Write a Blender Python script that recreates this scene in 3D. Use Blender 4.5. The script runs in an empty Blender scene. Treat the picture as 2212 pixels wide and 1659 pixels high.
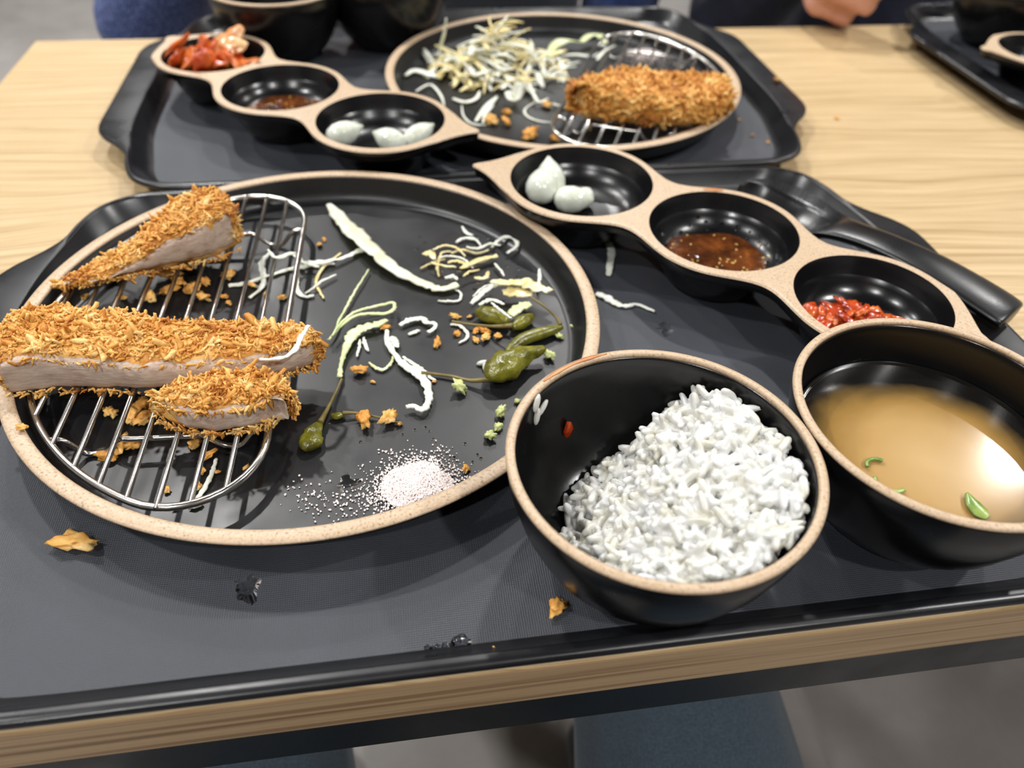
import bpy, bmesh, math, random
import numpy as np
from mathutils import Vector, Matrix, noise, Quaternion

# ------------------------------------------------------------------ camera, world, light level
T = 0.74                                   # height of the table top above the floor; everything below is written in table coordinates
FPX, PITCH, ROLL, YAW, CAMH = 1656.4, 0.74984, 0.04176, 0.1732, 0.2575
S = bpy.context.scene
COL = S.collection
fw = Vector((math.sin(YAW) * math.cos(PITCH), math.cos(YAW) * math.cos(PITCH), -math.sin(PITCH)))
rt = Vector((math.cos(YAW), -math.sin(YAW), 0)); up = rt.cross(fw)
rt, up = math.cos(ROLL) * rt + math.sin(ROLL) * up, -math.sin(ROLL) * rt + math.cos(ROLL) * up
cd = bpy.data.cameras.new('camera'); cam = bpy.data.objects.new('camera', cd); COL.objects.link(cam)
cam.matrix_world = Matrix(((rt.x, up.x, -fw.x, 0), (rt.y, up.y, -fw.y, 0), (rt.z, up.z, -fw.z, CAMH + T), (0, 0, 0, 1)))
cd.sensor_fit = 'HORIZONTAL'; cd.sensor_width = 36; cd.lens = FPX / 2212 * 36
cd.clip_start = 0.01
cd.dof.use_dof = True; cd.dof.focus_distance = 0.315; cd.dof.aperture_fstop = 7.0
S.camera = cam
S.view_settings.view_transform = 'Standard'; S.view_settings.look = 'None'
S.view_settings.gamma = 1; S.view_settings.use_curve_mapping = False
S.view_settings.exposure = 0.0
wd = bpy.data.worlds.new('world'); S.world = wd; wd.use_nodes = True
wd.node_tree.nodes['Background'].inputs[0].default_value = (0.9, 0.95, 1, 1)
wd.node_tree.nodes['Background'].inputs[1].default_value = 0.0
LAMP_W = 17.0
LAMPS = [(-1.55, 1.75), (-0.62, 1.5), (0.5, 1.55), (2.05, 1.5), (-0.62, 2.7), (0.5, 2.7), (-1.3, 0.2), (1.5, 0.1), (0.75, -1.0), (-0.85, -1.0)]
CEIL = 1.72

def px(u, v, h=0.0):
    d = (u - 1106) / FPX * rt - (v - 829.5) / FPX * up + fw
    t = (h - CAMH) / d.z
    return Vector((d.x * t, d.y * t, h))

# ------------------------------------------------------------------ helpers
ORG = {}
R = random.Random(7)

def finish(o, label=None, cat=None, group=None, kind=None):
    if label: o['label'] = label
    if cat: o['category'] = cat
    if group: o['group'] = group
    if kind: o['kind'] = kind
    return o

def thing(name, label, cat, org, group=None, rz=0.0):
    o = bpy.data.objects.new(name, None); COL.objects.link(o)
    o.empty_display_size = 0.02
    org = Vector(org); o.location = org + Vector((0, 0, T)); o.rotation_euler = (0, 0, rz)
    ORG[o.name] = org
    return finish(o, label, cat, group)

def mesh(name, V, F, smooth=True, attr=None):
    me = bpy.data.meshes.new(name)
    me.from_pydata([tuple(v) for v in V], [], F)
    if smooth: me.polygons.foreach_set('use_smooth', [True] * len(me.polygons))
    if attr is not None:
        a = me.attributes.new('tint', 'FLOAT', 'POINT'); a.data.foreach_set('value', attr)
    me.update()
    return me

def part(name, VF, mat, parent, local=False, smooth=True, attr=None, kind=None, label=None):
    V, F = VF
    if not local:
        g = ORG[parent.name]; V = [Vector(v) - g for v in V]
    me = mesh(name, V, F, smooth, attr); me.materials.append(mat)
    o = bpy.data.objects.new(name, me); COL.objects.link(o); o.parent = parent
    ORG[o.name] = ORG[parent.name]
    if label: o['label'] = label
    if kind: o['kind'] = kind
    return o

def single(name, VF, mat, label, cat, group=None, kind=None, smooth=True, attr=None):
    V, F = VF
    V = [Vector(v) for v in V]
    lo = [min(v[i] for v in V) for i in range(3)]; hi = [max(v[i] for v in V) for i in range(3)]
    g = Vector(((lo[0] + hi[0]) / 2, (lo[1] + hi[1]) / 2, lo[2]))
    me = mesh(name, [v - g for v in V], F, smooth, attr); me.materials.append(mat)
    o = bpy.data.objects.new(name, me); COL.objects.link(o); o.location = g + Vector((0, 0, T))
    ORG[o.name] = g
    return finish(o, label, cat, group, kind)

def copy_tree(o, parent=None):
    c = o.copy(); COL.objects.link(c); c.parent = parent
    if o.name in ORG: ORG[c.name] = ORG[o.name]
    for ch in list(o.children): copy_tree(ch, c)
    return c

def join(*vfs):
    V, F = [], []
    for v, f in vfs:
        n = len(V); V += list(v); F += [tuple(i + n for i in q) for q in f]
    return V, F

def box(x0, x1, y0, y1, z0, z1):
    V = [Vector((x, y, z)) for z in (z0, z1) for y in (y0, y1) for x in (x0, x1)]
    return V, [(0, 2, 3, 1), (4, 5, 7, 6), (0, 1, 5, 4), (2, 6, 7, 3), (0, 4, 6, 2), (1, 3, 7, 5)]

def bbox(x0, x1, y0, y1, z0, z1, b=0.002):
    bm = bmesh.new(); V, F = box(x0, x1, y0, y1, z0, z1)
    vs = [bm.verts.new(v) for v in V]; [bm.faces.new([vs[i] for i in f]) for f in F]
    bmesh.ops.recalc_face_normals(bm, faces=bm.faces)
    bmesh.ops.bevel(bm, geom=bm.edges[:], offset=b, segments=2, affect='EDGES', profile=.5)
    bm.verts.index_update()
    r = ([v.co.copy() for v in bm.verts], [tuple(v.index for v in f.verts) for f in bm.faces]); bm.free()
    return r

def lathe(prof, seg=96, c=(0, 0, 0), closed=False):
    c = Vector(c); V, F, rings = [], [], []
    for r, z in prof:
        if r < 1e-6:
            rings.append([len(V)]); V.append(c + Vector((0, 0, z)))
        else:
            k = len(V); rings.append(list(range(k, k + seg)))
            for i in range(seg):
                a = 2 * math.pi * i / seg; V.append(c + Vector((r * math.cos(a), r * math.sin(a), z)))
    pairs = list(zip(rings, rings[1:])) + ([(rings[-1], rings[0])] if closed else [])
    for A, B in pairs:
        if len(A) == 1 and len(B) == 1: continue
        for i in range(seg):
            j = (i + 1) % seg
            if len(A) == 1: F.append((A[0], B[j], B[i]))
            elif len(B) == 1: F.append((A[i], A[j], B[0]))
            else: F.append((A[i], A[j], B[j], B[i]))
    return V, F

def rings_mesh(rings, cap0=True, cap1=True, flip=False):
    n = len(rings[0]); V, F = [], []
    for r in rings: V += [Vector(p) for p in r]
    for k in range(len(rings) - 1):
        for i in range(n):
            j = (i + 1) % n
            F.append((k * n + i, k * n + j, (k + 1) * n + j, (k + 1) * n + i))
    for cap, k in ((cap0, 0), (cap1, len(rings) - 1)):
        if cap:
            c = sum((Vector(p) for p in rings[k]), Vector()) / n; V.append(c); m = len(V) - 1
            for i in range(n):
                j = (i + 1) % n
                F.append((m, k * n + j, k * n + i) if k == 0 else (m, k * n + i, k * n + j))
    if flip: F = [tuple(reversed(f)) for f in F]
    return V, F

def smooth_path(pts, n):
    P = [Vector(p) for p in pts]
    if len(P) < 3:
        return [P[0].lerp(P[-1], i / (n - 1)) for i in range(n)]
    out = []
    for i in range(n):
        t = i / (n - 1) * (len(P) - 1); k = min(int(t), len(P) - 2); f = t - k
        a, b, c, d = P[max(k - 1, 0)], P[k], P[k + 1], P[min(k + 2, len(P) - 1)]
        out.append(.5 * ((2 * b) + (c - a) * f + (2 * a - 5 * b + 4 * c - d) * f * f + (3 * b - a - 3 * c + d) * f ** 3))
    return out

def lerp_list(L, n):
    if not hasattr(L, '__len__'): return [L] * n
    out = []
    for i in range(n):
        t = i / max(n - 1, 1) * (len(L) - 1); k = min(int(t), len(L) - 2) if len(L) > 1 else 0
        out.append(L[k] if len(L) == 1 else L[k] + (L[k + 1] - L[k]) * (t - k))
    return out

def sweep(path, rx, ry=None, seg=8, n=None, twist=0.0, rnd=None, jit=0.0, upv=(0, 0, 1), raw=False):
    """tube or ribbon along a smoothed path: half width rx sideways, half thickness ry upwards"""
    n = n or max(3, 3 * len(path))
    P = [Vector(p) for p in path] if raw else smooth_path(path, n); n = len(P)
    RX = lerp_list(rx, n); RY = lerp_list(ry if ry is not None else rx, n); TW = lerp_list(twist, n)
    rings = []; side0 = None
    for i, p in enumerate(P):
        t = (P[min(i + 1, n - 1)] - P[max(i - 1, 0)])
        t = t.normalized() if t.length > 1e-9 else Vector((1, 0, 0))
        u = Vector(upv)
        if abs(t.dot(u)) > .95: u = Vector((0, 1, 0)) if abs(t.y) < .9 else Vector((1, 0, 0))
        s = t.cross(u).normalized(); 
        if side0 is not None and s.dot(side0) < 0: s = -s
        side0 = s
        w = s.cross(t).normalized()
        if w.z < 0: w = -w
        ca, sa = math.cos(TW[i]), math.sin(TW[i]); s, w = ca * s + sa * w, -sa * s + ca * w
        ring = []
        for k in range(seg):
            a = 2 * math.pi * k / seg; q = 1.0
            if jit: q = 1 + jit * (rnd.random() - .5) * 2
            ring.append(p + s * (RX[i] * math.cos(a) * q) + w * (RY[i] * math.sin(a) * q))
        rings.append(ring)
    return rings_mesh(rings)

_ico = {}
def ico(sub):
    if sub not in _ico:
        bm = bmesh.new(); bmesh.ops.create_icosphere(bm, subdivisions=sub, radius=1)
        bm.verts.index_update()
        _ico[sub] = ([v.co.copy() for v in bm.verts], [tuple(v.index for v in f.verts) for f in bm.faces]); bm.free()
    return _ico[sub]

def rrot(rnd, tilt=None):
    if tilt is None:
        return Quaternion((rnd.gauss(0, 1), rnd.gauss(0, 1), rnd.gauss(0, 1), rnd.gauss(0, 1))).normalized().to_matrix()
    return (Matrix.Rotation(rnd.uniform(0, 6.283), 3, 'Z') @ Matrix.Rotation(rnd.gauss(0, tilt), 3, 'X') @ Matrix.Rotation(rnd.gauss(0, tilt), 3, 'Y'))

def blob(c, r, sub=2, rot=None, amp=0.0, freq=1.0, seed=0.0):
    V, F = ico(sub); out = []
    r = Vector(r) if hasattr(r, '__len__') else Vector((r, r, r)); c = Vector(c)
    for v in V:
        k = 1 + amp * noise.noise(v * freq + Vector((seed, seed * 1.7, -seed)))
        p = Vector((v.x * r.x, v.y * r.y, v.z * r.z)) * k
        out.append(c + (rot @ p if rot else p))
    return out, F

def ss(a, b, x):
    t = min(max((x - a) / (b - a), 0), 1); return t * t * (3 - 2 * t)

# ------------------------------------------------------------------ materials
def lin(r, g, b):
    f = lambda c: (c / 255 / 12.92) if c <= 10 else ((c / 255 + .055) / 1.055) ** 2.4
    return (f(r), f(g), f(b), 1)

class Mat:
    def __init__(s, name):
        s.m = bpy.data.materials.new(name); s.m.use_nodes = True
        s.t = s.m.node_tree; s.b = s.t.nodes['Principled BSDF']; s.out = s.t.nodes['Material Output']
    def n(s, typ, **k):
        o = s.t.nodes.new(typ)
        for a, v in k.items():
            if a.startswith('i_'):
                key = a[2:]; key = int(key) if key.isdigit() else key.replace('_', ' ')
                o.inputs[key].default_value = v
            else: setattr(o, a, v)
        return o
    def l(s, a, b): s.t.links.new(a, b)
    def set(s, **k):
        names = dict(color='Base Color', rough='Roughness', metal='Metallic', spec='Specular IOR Level', sss='Subsurface Weight', sssr='Subsurface Radius', ssss='Subsurface Scale',
                     coat='Coat Weight', coatr='Coat Roughness', trans='Transmission Weight', ior='IOR', alpha='Alpha', sheen='Sheen Weight', emit='Emission Color', emits='Emission Strength')
        for a, v in k.items(): s.b.inputs[names[a]].default_value = v
        return s
    def coord(s, scale=(1, 1, 1), out='Object', rot=(0, 0, 0)):
        c = s.n('ShaderNodeTexCoord'); m = s.n('ShaderNodeMapping'); m.inputs['Scale'].default_value = scale; m.inputs['Rotation'].default_value = rot
        s.l(c.outputs[out], m.inputs[0]); return m.outputs[0]
    def noise(s, scale, detail=3, rough=.5, co=None, dist=0.0):
        x = s.n('ShaderNodeTexNoise', i_Scale=scale, i_Detail=detail, i_Roughness=rough, i_Distortion=dist)
        s.l(co if co is not None else s.coord(), x.inputs['Vector']); return x.outputs['Fac']
    def ramp(s, fac, stops, interp='LINEAR'):
        r = s.n('ShaderNodeValToRGB'); r.color_ramp.interpolation = interp
        e = r.color_ramp.elements
        while len(e) < len(stops): e.new(.5)
        for q, (p, c) in zip(e, stops): q.position = p; q.color = c if hasattr(c, '__len__') else (c, c, c, 1)
        s.l(fac, r.inputs[0]); return r.outputs[0]
    def mix(s, fac, a, b, mode='MIX'):
        m = s.n('ShaderNodeMix', data_type='RGBA', blend_type=mode)
        for k, v in ((0, fac), (6, a), (7, b)):
            if isinstance(v, bpy.types.NodeSocket): s.l(v, m.inputs[k])
            else: m.inputs[k].default_value = v
        return m.outputs[2]
    def math(s, op, a, b=0.0):
        m = s.n('ShaderNodeMath', operation=op)
        for k, v in ((0, a), (1, b)):
            if isinstance(v, bpy.types.NodeSocket): s.l(v, m.inputs[k])
            else: m.inputs[k].default_value = v
        return m.outputs[0]
    def color(s, sock): s.l(sock, s.b.inputs['Base Color']); return s
    def rough(s, sock): s.l(sock, s.b.inputs['Roughness']); return s
    def bump(s, h, strength=.3, dist=.001):
        b = s.n('ShaderNodeBump', i_Strength=strength, i_Distance=dist); s.l(h, b.inputs['Height']); s.l(b.outputs[0], s.b.inputs['Normal']); return s
    def attr(s):
        a = s.n('ShaderNodeAttribute', attribute_name='tint'); return a.outputs['Fac']

def simple(name, c, rough=.5, **k):
    return Mat(name).set(color=lin(*c), rough=rough, **k).m

def m_black(name, c=(17, 18, 20), rough=.32, bump=.05, smear=True):
    m = Mat(name).set(color=lin(*c), rough=rough, spec=.5)
    if smear:
        m.rough(m.ramp(m.noise(35, 4), [(.3, rough * .8), (.7, rough * 1.25)]))
    if bump: m.bump(m.noise(900, 2), bump, .0004)
    return m.m

def m_tan():
    m = Mat('unglazed_tan_rim').set(rough=.42)
    n = m.noise(900, 3, .6); n2 = m.noise(60, 3)
    c = m.ramp(n, [(.30, lin(132, 106, 82)), (.42, lin(184, 160, 132)), (.6, lin(196, 174, 147)), (.75, lin(208, 190, 165))])
    m.color(m.mix(m.ramp(n2, [(.3, 0.0), (.8, .5)]), c, lin(186, 158, 127))); m.bump(n, .12, .0003)
    return m.m

def m_wood_top():
    m = Mat('oak_laminate').set(rough=.42, spec=.4)
    co = m.coord((1, 1, 1))
    warp = m.n('ShaderNodeTexNoise', i_Scale=4.0, i_Detail=2.0); mp = m.coord((.55, 1.6, 1)); m.l(mp, warp.inputs['Vector'])
    w = m.n('ShaderNodeVectorMath', operation='MULTIPLY_ADD'); m.l(warp.outputs['Color'], w.inputs[0]); w.inputs[1].default_value = (0, .09, 0); m.l(co, w.inputs[2])
    st = m.n('ShaderNodeMapping'); st.inputs['Scale'].default_value = (.8, 85, 1); m.l(w.outputs[0], st.inputs[0])
    g1 = m.noise(1.6, 4, .55, st.outputs[0])
    fi = m.n('ShaderNodeMapping'); fi.inputs['Scale'].default_value = (6, 520, 1); m.l(w.outputs[0], fi.inputs[0])
    g2 = m.noise(1.4, 3, .6, fi.outputs[0])
    c1 = m.ramp(g1, [(.36, lin(160, 132, 90)), (.46, lin(186, 161, 119)), (.58, lin(199, 175, 134)), (.70, lin(174, 147, 105))])
    c2 = m.ramp(g2, [(.38, lin(148, 119, 79)), (.58, lin(202, 178, 138))])
    m.color(m.mix(.55, c1, c2)); m.bump(g2, .08, .0004)
    return m.m

def m_wood_edge():
    m = Mat('oak_edge_band').set(rough=.5)
    warp = m.noise(9, 2, .5, m.coord((1, 1, 6)))
    co = m.coord((1.5, 1, 190))
    g = m.noise(1.3, 3, .6, co, .3); f = m.noise(1.0, 3, .6, m.coord((18, 18, 900)))
    c = m.ramp(g, [(.36, lin(118, 92, 64)), (.44, lin(172, 144, 108)), (.56, lin(186, 159, 123)), (.64, lin(140, 112, 80))])
    m.color(m.mix(m.math('MULTIPLY', f, .35), c, lin(130, 102, 70)))
    return m.m

def m_tray_floor():
    m = Mat('tray_floor_linen_texture').set(color=lin(54, 57, 64), spec=.5)
    w1 = m.n('ShaderNodeTexWave', i_Scale=360.0, i_Distortion=2.2, i_Detail=2.0); w1.inputs['Detail Scale'].default_value = 2.0
    w1.bands_direction = 'X'; m.l(m.coord((1, .32, 1)), w1.inputs[0])
    w2 = m.n('ShaderNodeTexWave', i_Scale=360.0, i_Distortion=2.2, i_Detail=2.0); w2.bands_direction = 'Y'; m.l(m.coord((.32, 1, 1)), w2.inputs[0])
    h = m.math('ADD', w1.outputs['Fac'], w2.outputs['Fac'])
    big = m.noise(14, 5, .6)
    m.rough(m.ramp(big, [(.3, .46), (.7, .6)]))
    m.color(m.ramp(m.math('ADD', m.math('MULTIPLY', h, .12), big), [(.35, lin(47, 50, 56)), (.85, lin(64, 67, 74))]))
    m.bump(h, .25, .0004)
    return m.m

def m_crust(name='panko_crust', dark=.0):
    m = Mat(name).set(rough=.55, spec=.35, sss=.1, ssss=.002, sssr=(1, .7, .35))
    n1 = m.noise(75, 4, .6); n2 = m.noise(420, 3, .6)
    f = m.math('ADD', m.math('MULTIPLY', m.attr(), .34), m.math('ADD', m.math('MULTIPLY', n1, 1.1), m.math('MULTIPLY', n2, .25)))
    f = m.math('SUBTRACT', f, .175 + dark)
    m.color(m.ramp(f, [(.26, lin(110, 56, 20)), (.38, lin(168, 98, 36)), (.52, lin(206, 142, 62)), (.70, lin(224, 172, 92)), (.95, lin(240, 208, 146))]))
    m.bump(n2, .5, .0006)
    return m.m

def m_meat():
    m = Mat('pork_meat').set(rough=.45, sss=.25, ssss=.004, sssr=(1, .5, .4), spec=.45)
    g = m.noise(60, 4, .65, m.coord((1, 3, 4))); f = m.noise(300, 3, .6, m.coord((.5, 3, 3)))
    c = m.ramp(g, [(.25, lin(150, 122, 104)), (.45, lin(194, 174, 158)), (.7, lin(216, 203, 188))])
    m.color(m.mix(m.math('MULTIPLY', f, .5), c, lin(170, 143, 124))); m.bump(f, .5, .0006)
    return m.m

def m_leaf(name, stops, rough=.38, sss=.35):
    m = Mat(name).set(rough=rough, sss=sss, ssss=.003, sssr=(1, 1, .7), spec=.5)
    m.color(m.ramp(m.noise(110, 3), stops)); m.bump(m.noise(500, 2), .25, .0004)
    return m.m

def m_pepper():
    m = Mat('pickled_pepper').set(rough=.25, spec=.55, sss=.2, ssss=.003, sssr=(.6, .6, .1))
    n = m.noise(120, 4, .55); f = m.noise(260, 3, .5, m.coord((1, 1, 1)), 1.5)
    m.color(m.ramp(n, [(.3, lin(70, 66, 14)), (.5, lin(106, 104, 26)), (.68, lin(134, 130, 44)), (.85, lin(160, 154, 76))]))
    m.bump(f, .5, .0008)
    return m.m

def m_rice():
    m = Mat('cooked_rice').set(rough=.32, spec=.5, sss=.5, ssss=.004, sssr=(1, 1, .85))
    m.color(m.ramp(m.noise(130, 3), [(.3, lin(196, 193, 178)), (.5, lin(208, 208, 203)), (.75, lin(215, 216, 217))]))
    return m.m

def m_kimchi():
    m = Mat('kimchi').set(rough=.17, spec=.6, sss=.1, ssss=.002, sssr=(1, .4, .15))
    n = m.math('ADD', m.math('MULTIPLY', m.noise(70, 4, .6), .75), m.math('MULTIPLY', m.attr(), .35))
    m.color(m.ramp(n, [(.3, lin(128, 32, 10)), (.43, lin(182, 66, 22)), (.60, lin(210, 112, 46)), (.85, lin(230, 186, 134))]))
    m.bump(m.noise(400, 3), .4, .0006)
    return m.m

def m_soup():
    m = Mat('miso_soup').set(rough=.13, spec=.5)
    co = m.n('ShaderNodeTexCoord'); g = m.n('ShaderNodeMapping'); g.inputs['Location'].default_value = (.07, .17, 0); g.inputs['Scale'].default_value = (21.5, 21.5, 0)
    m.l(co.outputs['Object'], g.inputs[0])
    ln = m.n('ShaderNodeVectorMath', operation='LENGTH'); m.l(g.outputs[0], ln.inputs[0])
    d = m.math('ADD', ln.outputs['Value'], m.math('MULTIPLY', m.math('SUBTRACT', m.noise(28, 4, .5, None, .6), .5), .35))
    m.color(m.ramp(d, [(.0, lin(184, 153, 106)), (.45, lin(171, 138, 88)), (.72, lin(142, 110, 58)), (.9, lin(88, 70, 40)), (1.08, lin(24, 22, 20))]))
    return m.m

def m_sauce():
    m = Mat('tonkatsu_sauce').set(rough=.08, spec=.6)
    n = m.noise(90, 4, .6)
    m.color(m.ramp(n, [(.3, lin(38, 18, 8)), (.5, lin(74, 38, 16)), (.66, lin(104, 56, 22)), (.8, lin(150, 94, 38))]))
    m.bump(m.noise(260, 3), .6, .001)
    return m.m

def m_clear(name, rough=.03):
    return Mat(name).set(color=(.96, .97, 1, 1), rough=rough, trans=1.0, ior=1.33).m

def m_floor_tile():
    m = Mat('grey_stone_tile').set(rough=.45)
    n = m.noise(3.5, 6, .6, m.coord((1, 1, 1)))
    m.color(m.ramp(n, [(.3, lin(128, 124, 122)), (.55, lin(152, 148, 145)), (.75, lin(170, 166, 162))]))
    return m.m

def m_fabric(name, c1, c2, scale=260, bump=.8, knit=False):
    m = Mat(name).set(rough=.85, sheen=.15)
    if knit:
        w1 = m.n('ShaderNodeTexVoronoi', i_Scale=scale); m.l(m.coord(), w1.inputs['Vector']); h = w1.outputs['Distance']
        m.color(m.ramp(h, [(.05, lin(*c2)), (.55, lin(*c1))]))
    else:
        h = m.noise(scale, 3); m.color(m.ramp(h, [(.3, lin(*c1)), (.7, lin(*c2))]))
    m.bump(h, bump, .0015)
    return m.m

def m_skin():
    m = Mat('skin').set(rough=.48, sss=.15, ssss=.006, sssr=(1, .35, .2))
    m.color(m.ramp(m.noise(45, 4), [(.3, lin(196, 138, 116)), (.7, lin(216, 162, 140))])); m.bump(m.noise(350, 3), .2, .0006)
    return m.m

M = dict(
    plate=m_black('black_satin_plate', (22, 23, 25), .36), bowl=m_black('black_lacquer_bowl', (12, 12, 13), .24), cup=m_black('black_glazed_cup', (15, 15, 17), .24),
    traybody=m_black('black_tray_plastic', (22, 23, 26), .30, .03), trayfloor=m_tray_floor(), tan=m_tan(), wood=m_wood_top(), edge=m_wood_edge(),
    iron=m_black('black_painted_steel', (14, 17, 21), .4), spoon=m_black('black_melamine_spoon', (16, 17, 19), .3, .1),
    steel=Mat('stainless_wire').set(color=(.72, .70, .66, 1), metal=1, rough=.2).m,
    crust=m_crust(), crustdark=m_crust('panko_crust_browned', .08), meat=m_meat(),
    cab=m_leaf('white_cabbage', [(.25, lin(206, 210, 184)), (.55, lin(236, 238, 222)), (.85, lin(246, 247, 240))]),
    cabg=m_leaf('pale_green_cabbage', [(.25, lin(176, 196, 128)), (.5, lin(214, 222, 166)), (.8, lin(240, 240, 214))]),
    caby=m_leaf('dressed_cabbage', [(.25, lin(210, 182, 112)), (.5, lin(232, 216, 158)), (.8, lin(244, 238, 208))], .25),
    cabt=m_leaf('translucent_cabbage', [(.25, lin(206, 202, 160)), (.5, lin(226, 225, 200)), (.8, lin(238, 239, 226))], .22),
    pep=m_pepper(), stem=m_leaf('pepper_stem', [(.3, lin(84, 74, 30)), (.6, lin(122, 108, 54)), (.8, lin(140, 128, 76))], .4, .1),
    wasabi=m_leaf('wasabi_paste', [(.3, lin(178, 188, 112)), (.6, lin(202, 208, 146)), (.8, lin(218, 222, 176))], .45, .2),
    salt=Mat('pink_salt').set(color=lin(246, 234, 230), rough=.35, spec=.5).m,
    rice=m_rice(), kimchi=m_kimchi(), soup=m_soup(), sauce=m_sauce(), water=m_clear('water'),
    seed=m_leaf('sesame_seed', [(.3, lin(176, 130, 50)), (.7, lin(216, 180, 100))], .4, .1),
    garlic=m_leaf('pickled_bulb', [(.3, lin(204, 208, 190)), (.6, lin(226, 229, 218)), (.85, lin(238, 240, 232))], .16, .5),
    onion=m_leaf('green_onion', [(.3, lin(90, 122, 48)), (.6, lin(140, 160, 84)), (.8, lin(190, 196, 140))], .25, .2),
    tile=m_floor_tile(), grout=simple('grout', (150, 148, 146), .8), wall=simple('warm_grey_wall', (214, 210, 206), .8), ceil=simple('dark_grey_ceiling', (84, 84, 88), .9),
    denim=m_fabric('dark_denim', (50, 64, 76), (70, 86, 100), 700, .4), navy=m_fabric('navy_jacket', (18, 20, 38), (30, 34, 58), 60, .3), knit=m_fabric('blue_knit', (34, 54, 112), (96, 120, 176), 330, 1.0, True),
    dark=m_fabric('charcoal_shirt', (30, 36, 42), (40, 46, 54), 200, .4), skin=m_skin(), hair=m_fabric('black_hair', (14, 12, 11), (26, 22, 20), 300, .6), eye=simple('eye_white', (235, 232, 228), .2),
    bench=m_fabric('grey_seat_pad', (96, 92, 90), (112, 108, 104), 160, .3), pale=simple('lamp_trim', (240, 240, 240), .5),
)
M['stain'] = m_leaf('orange_stain', [(.3, lin(178, 108, 56)), (.6, lin(196, 138, 84)), (.8, lin(204, 168, 124))], .4, .0)
glow = Mat('lamp_diffuser').set(color=(1, 1, 1, 1), emit=(1, .96, .90, 1), emits=40.0).m

# ------------------------------------------------------------------ the room
fl = single('floor', box(-3, 3.2, -2.6, 4.2, -T - .05, -T - .0007), M['grout'], None, None, kind='structure', smooth=False)
tile0 = None
for i in range(-5, 6):
    for j in range(-4, 7):
        x0, y0 = .478 + (i - 1) * .6, .02 + (j - 1) * .6
        if x0 < -3 or x0 + .6 > 3.2 or y0 < -2.6 or y0 + .6 > 4.2: continue
        if tile0 is None:
            me = mesh('tile', *bbox(.0015, .5985, .0015, .5985, -.004, 0, .001), smooth=False); me.materials.append(M['tile']); tile0 = me
        o = bpy.data.objects.new('tile', tile0); COL.objects.link(o); o.parent = fl
        o.location = Vector((x0, y0, -T)) - ORG[fl.name]
for nm, b in (('wall_far', (-3.1, 3.3, 4.2, 4.3, -T, CEIL)), ('wall_near', (-3.1, 3.3, -2.7, -2.6, -T, CEIL)), ('wall_left', (-3.1, -3, -2.6, 4.2, -T, CEIL)), ('wall_right', (3.2, 3.3, -2.6, 4.2, -T, CEIL))):
    single(nm, box(*b), M['wall'], None, None, kind='structure', smooth=False)
single('ceiling', box(-3.1, 3.3, -2.7, 4.3, CEIL, CEIL + .08), M['ceil'], None, None, kind='structure', smooth=False)
for k, (x, y) in enumerate(LAMPS):
    t = thing('ceiling_light', 'round white recessed ceiling downlight above the tables', 'ceiling light', (x, y, CEIL - .012), 'recessed ceiling downlights')
    part('trim', lathe([(.052, .004), (.062, 0), (.066, .003), (.066, .012), (.05, .012)], 40, (x, y, CEIL - .012), True), M['pale'], t)
    part('lamp_diffuser_%d_offscreen' % (k + 1), lathe([(0, .004), (.05, .004), (.05, .009), (0, .009)], 32, (x, y, CEIL - .012)), glow, t)
    ld = bpy.data.lights.new('downlight_%d_offscreen' % (k + 1), 'AREA'); ld.shape = 'DISK'; ld.size = .09; ld.energy = LAMP_W; ld.color = (1, .985, .965); ld.spread = math.radians(150)
    lo = bpy.data.objects.new('downlight_%d_offscreen' % (k + 1), ld); COL.objects.link(lo); lo.parent = t; lo.location = (0, 0, -.004)

# ------------------------------------------------------------------ table
TX0, TX1, TY0, TY1 = -.3137, 1.35, .1265, .7690
tb = thing('table', 'pale oak dining table with striped wooden edge and black steel frame under the trays', 'table', ((TX0 + TX1) / 2, (TY0 + TY1) / 2, -T))
part('table_top', bbox(TX0, TX1, TY0, TY1, -.0245, 0, .0012), M['wood'], tb, smooth=False)
part('edge_band', join(box(TX0 + .001, TX1 - .001, TY0 - .0008, TY0 + .001, -.0242, -.0013), box(TX0 + .001, TX1 - .001, TY1 - .001, TY1 + .0008, -.0242, -.0013),
     box(TX0 - .0008, TX0 + .001, TY0 + .001, TY1 - .001, -.0242, -.0013), box(TX1 - .001, TX1 + .0008, TY0 + .001, TY1 - .001, -.0242, -.0013)), M['edge'], tb, smooth=False, label='striped wooden edge band of the table')
for b in ((TX0 + .006, TX1 - .006, TY0 + .004, TY0 + .034), (TX0 + .006, TX1 - .006, TY1 - .034, TY1 - .004)):
    part('rail', bbox(*b, -.0585, -.0247, .0015), M['iron'], tb, smooth=False)
for b in ((TX0 + .006, TX0 + .036, TY0 + .0345, TY1 - .0345), (TX1 - .036, TX1 - .006, TY0 + .0345, TY1 - .0345)):
    part('rail', bbox(*b, -.0585, -.0247, .0015), M['iron'], tb, smooth=False)
for x in (TX0 + .03, TX1 - .03):
    for y in (TY0 + .05, TY1 - .05):
        part('leg', bbox(x - .02, x + .02, y - .014, y + .014, -T + .0005, -.0587, .002), M['iron'], tb, smooth=False)

# ------------------------------------------------------------------ serving trays
def polar_ring(fn, z, n=288):
    """fn: closed outline as a list of (x, y); resampled by arc length"""
    P = [Vector((a, b, 0)) for a, b in fn]; P.append(P[0]); L = [0]
    for a, b in zip(P, P[1:]): L.append(L[-1] + (b - a).length)
    out, k = [], 0
    for i in range(n):
        s = L[-1] * i / n
        while L[k + 1] < s: k += 1
        f = (s - L[k]) / max(L[k + 1] - L[k], 1e-9); p = P[k].lerp(P[k + 1], f); out.append(Vector((p.x, p.y, z)))
    return out

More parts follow.
